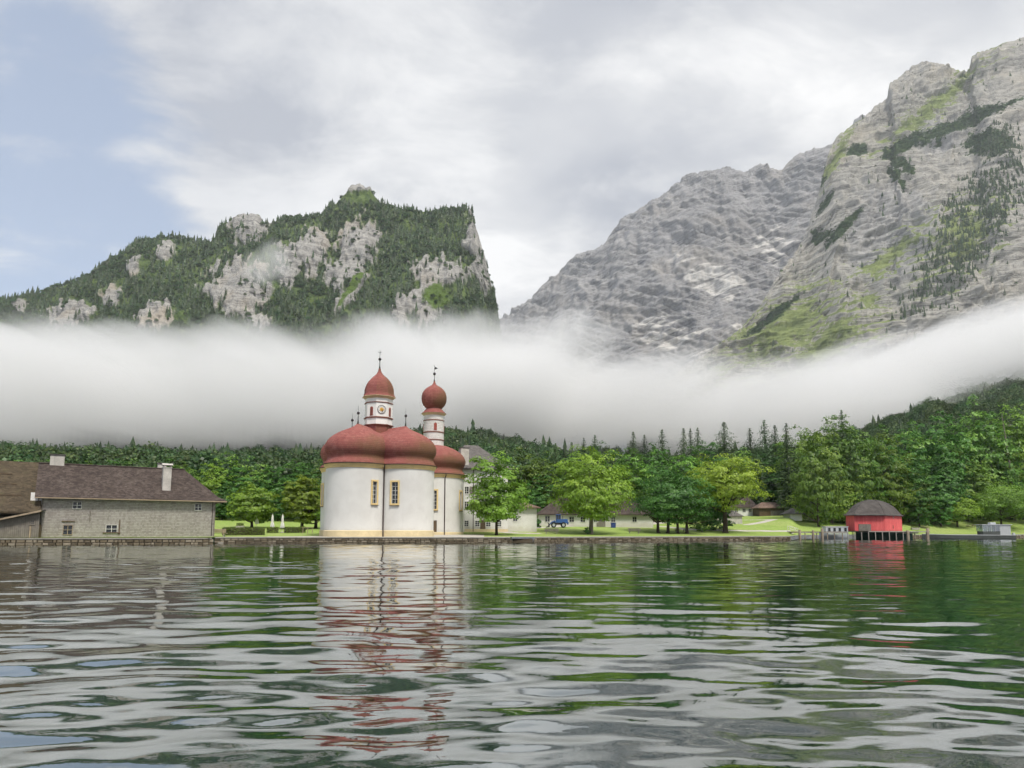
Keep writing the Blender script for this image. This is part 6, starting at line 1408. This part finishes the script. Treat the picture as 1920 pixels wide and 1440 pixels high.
# left wood: px, distance, top row, half width, prototype
wood('L', [(30, 172, 862, 44, 1), (112, 176, 856, 38, 0), (160, 170, 862, 36, 1), (205, 178, 860, 40, 2), (255, 172, 862, 38, 0), (300, 180, 858, 38, 4), (345, 172, 864, 36, 1), (392, 168, 868, 30, 5), (418, 182, 846, 34, 3), (440, 172, 876, 34, 2), (478, 180, 856, 38, 0), (505, 170, 874, 34, 2), (540, 180, 858, 38, 1), (562, 170, 868, 36, 2), (598, 178, 862, 36, 0), (626, 174, 868, 34, 1), (442, 166, 930, 24, 2), (520, 166, 925, 26, 2), (556, 166, 920, 24, 0), (415, 165, 905, 26, 2)])
wood('R', [(900, 190, 872, 40, 0), (948, 178, 868, 40, 1), (985, 172, 838, 46, 4), (1020, 178, 842, 40, 0), (1010, 165, 890, 30, 2), (1070, 172, 850, 34, 1), (1150, 186, 826, 42, 0), (1188, 176, 838, 40, 4), (1225, 182, 828, 44, 1), (1285, 178, 834, 40, 0), (1325, 184, 828, 40, 2), (1395, 182, 838, 36, 1), (1430, 178, 846, 36, 2),
           (1500, 180, 796, 44, 3), (1535, 176, 782, 48, 0), (1560, 184, 778, 46, 4), (1478, 170, 830, 34, 2), (1602, 176, 776, 46, 1), (1640, 182, 796, 44, 0), (1672, 176, 812, 42, 5), (1700, 184, 806, 40, 2), (1730, 188, 784, 46, 0), (1768, 186, 772, 48, 2), (1800, 190, 790, 44, 1), (1832, 194, 744, 50, 0), (1868, 188, 768, 46, 4), (1900, 200, 756, 50, 3), (1945, 192, 752, 54, 1), (1990, 200, 770, 56, 0), (1765, 176, 836, 44, 2), (1815, 184, 838, 50, 1), (1858, 186, 846, 42, 0), (1905, 190, 846, 44, 5), (1724, 172, 868, 34, 2), (1515, 168, 862, 34, 0), (1765, 172, 880, 30, 2)])
wood('S', [(1042, 176, 828, 17, 0), (1060, 184, 832, 14, 1), (1073, 188, 826, 15, 2), (1096, 192, 818, 15, 0), (1117, 190, 812, 18, 1), (1190, 194, 806, 18, 2), (1211, 196, 812, 16, 0), (1245, 192, 802, 20, 1), (1286, 192, 799, 18, 2), (1299, 198, 800, 15, 0), (1313, 194, 798, 18, 1), (1363, 188, 788, 27, 2), (1412, 196, 800, 20, 0), (1440, 184, 784, 22, 1), (1460, 192, 794, 20, 2), (1482, 188, 790, 20, 0), (1423, 174, 836, 20, 2), (1588, 196, 764, 20, 1), (1708, 200, 778, 18, 0), (1790, 206, 756, 20, 2), (150, 190, 852, 14, 0), (185, 192, 850, 13, 1), (352, 192, 852, 13, 2), (588, 196, 852, 14, 0)])
ORD = ['first', 'second', 'third', 'fourth', 'fifth', 'sixth', 'seventh', 'eighth', 'ninth', 'tenth', 'eleventh', 'twelfth', 'thirteenth', 'fourteenth', 'fifteenth', 'sixteenth', 'seventeenth', 'eighteenth', 'nineteenth', 'twentieth', 'twenty-first', 'twenty-second', 'twenty-third', 'twenty-fourth', 'twenty-fifth', 'twenty-sixth', 'twenty-seventh', 'twenty-eighth', 'twenty-ninth', 'thirtieth', 'thirty-first', 'thirty-second', 'thirty-third', 'thirty-fourth', 'thirty-fifth', 'thirty-sixth', 'thirty-seventh', 'thirty-eighth']
for kind, nm, lab, grp in (('L', 'broadleaf_tree', 'broadleaf tree from the left in the wood behind the shingled house and hedge', 'trees of the left wood'), ('R', 'broadleaf_tree', 'broadleaf tree from the church in the wood behind the lawn', 'trees of the right wood'), ('S', 'spruce_tree', 'dark pointed spruce from the left, standing out of the woods', 'spruces of the woods')):
    for i, (_, px, d, top, hw, pr) in enumerate(sorted([w for w in WOOD if w[0] == kind], key=lambda w: w[1])):
        cm, tm, H, W = (SPRUCE if kind == 'S' else BROAD)[pr]
        if px > 1480: d = float(shore_d(t_of(px))) + (d - 140)
        elif px > 1340: d += 88
        if 1480 < px < 1530: d += 45
        p = on_ground(px, d); h = zat(px, top, d) - p.z; sx = hw * (1.35 if kind == 'S' else 1.0) * d / 1280 / W
        o = empty(nm, p, rnd.uniform(0, 6.28), f'{ORD[i]} {lab}', 'tree', grp); o.scale = (sx, sx, h / H)
        link('crown', cm, None, o); link('trunk', tm, None, o)
# bare dead trunk at the far right
mb = MB(); mb.path([(0, 0, -0.5), (0.0, 0, 6), (-0.5, 0, 14), (-1.1, 0.1, 22)], [0.30, 0.26, 0.17, 0.04], 8); p = on_ground(1905, 244); o = mb.build('dead_tree', M['pale_bark'], smooth=R(50)); o.location = p; h_ = zat(1893, 775, 244) - p.z; o.scale = (h_ / 22, h_ / 22, h_ / 22); tag(o, 'bare pale dead trunk standing in front of the wood at the right', 'tree')
# fill of the wood behind the front trees
q, g2 = slope_points(1700, -260, 2150, 70, 215, 15)
okk = (q[:, 1] > np.interp(q[:, 0] / q[:, 1], [t_of(p) for p in (-300, 420, 620, 880, 1000, 1250, 1340, 1500, 1640, 2200)], [178, 184, 184, 192, 186, 192, 265, 262, 240, 262])); q = q[okk]
forest('forest', q, g2.uniform(13, 20, len(q)), g2.uniform(0.85, 1.2, len(q)), 'b', 'undergrowth and younger trees filling the wood behind the lawn', 9)

# ---- hedges
def hedge(label, pts, h, th, seed):
    o = empty('hedge', (pts[0][0], pts[0][1], pts[0][2]), 0, label, 'hedge'); g = np.random.RandomState(seed); C, N = [], []
    core = MB()
    for a, b in zip(pts, pts[1:]):
        a, b = Vector(a), Vector(b); L = (b - a).length; n = int(L * 420); u = g.rand(n); f = g.randint(0, 3, n); yy = np.where(f == 0, -th / 2, np.where(f == 1, th / 2, g.uniform(-th / 2, th / 2, n))); zz = np.where(f == 2, h, g.uniform(0.03, h, n))
        dv = (b - a) / L; nv = np.array((dv.y, -dv.x, 0)); base = np.array(a) + u[:, None] * np.array(b - a); wob = 0.07 * perlin(np.stack([u * L * 1.2, zz * 2, yy * 0], -1))
        C.append(base - nv * (yy * (1 + wob) + g.normal(size=n) * 0.04)[:, None] + np.stack([0 * zz, 0 * zz, zz + wob + g.normal(size=n) * 0.035], -1)); N.append(-nv * np.sign(yy)[:, None] * (f < 2)[:, None] + np.array((0, 0, 0.4)) + g.normal(size=(n, 3)) * 0.5)
        m_ = (a + b) / 2 - Vector(pts[0]); core.box((m_.x, m_.y, m_.z + h * 0.47), (L, th * 0.82, h * 0.9), math.atan2(dv.y, dv.x))
    C = np.concatenate(C) - np.array(pts[0]); leaf_mesh(o, 'leaves', C, np.concatenate(N), g.uniform(0.05, 0.10, len(C)), np.clip(g.normal(size=len(C)) * 0.2 + 0.5, 0, 1), M['hedge'])
    core.build('twigs', M['bark'], o)
hz = GZ0
hedge('clipped hedge running from the shingled house to the beer garden', [tuple(ground_hit(418, 1004)), tuple(ground_hit(494, 1003.2))], 1.15, 1.3, 4)
hedge('lower clipped hedge in front of the parasols, nearer the church', [tuple(ground_hit(500, 999.5)), tuple(ground_hit(522, 999.4))], 0.95, 1.0, 5)
hedge('clipped hedge between the parasol and the church terrace', [tuple(ground_hit(534, 999.3)), tuple(ground_hit(572, 998.7))], 0.95, 1.0, 6)
tp = ground_hit(450, 993.5); trough('flower trough with dark leaves behind the hedge, under the small maple', tp, 1.3)
tp = ground_hit(1716, 994); trough('flower trough with leafy plants beside the landing stage', tp, 2.2)
# terrace railing by the church
rp_ = ground_hit(581, 1000.3); o = empty('terrace_railing', rp_, R(0), 'short pale railing and table at the left foot of the church', 'railing')
for x in (-1.2, -0.4, 0.4): mb = MB(); mb.box((x, 0, 0.5), (0.09, 0.09, 1.0)); mb.build('post', M['pale_wood'], o)
mb = MB(); mb.box((-0.4, 0, 1.0), (1.9, 0.14, 0.06)); mb.build('rail', M['pale_wood'], o)
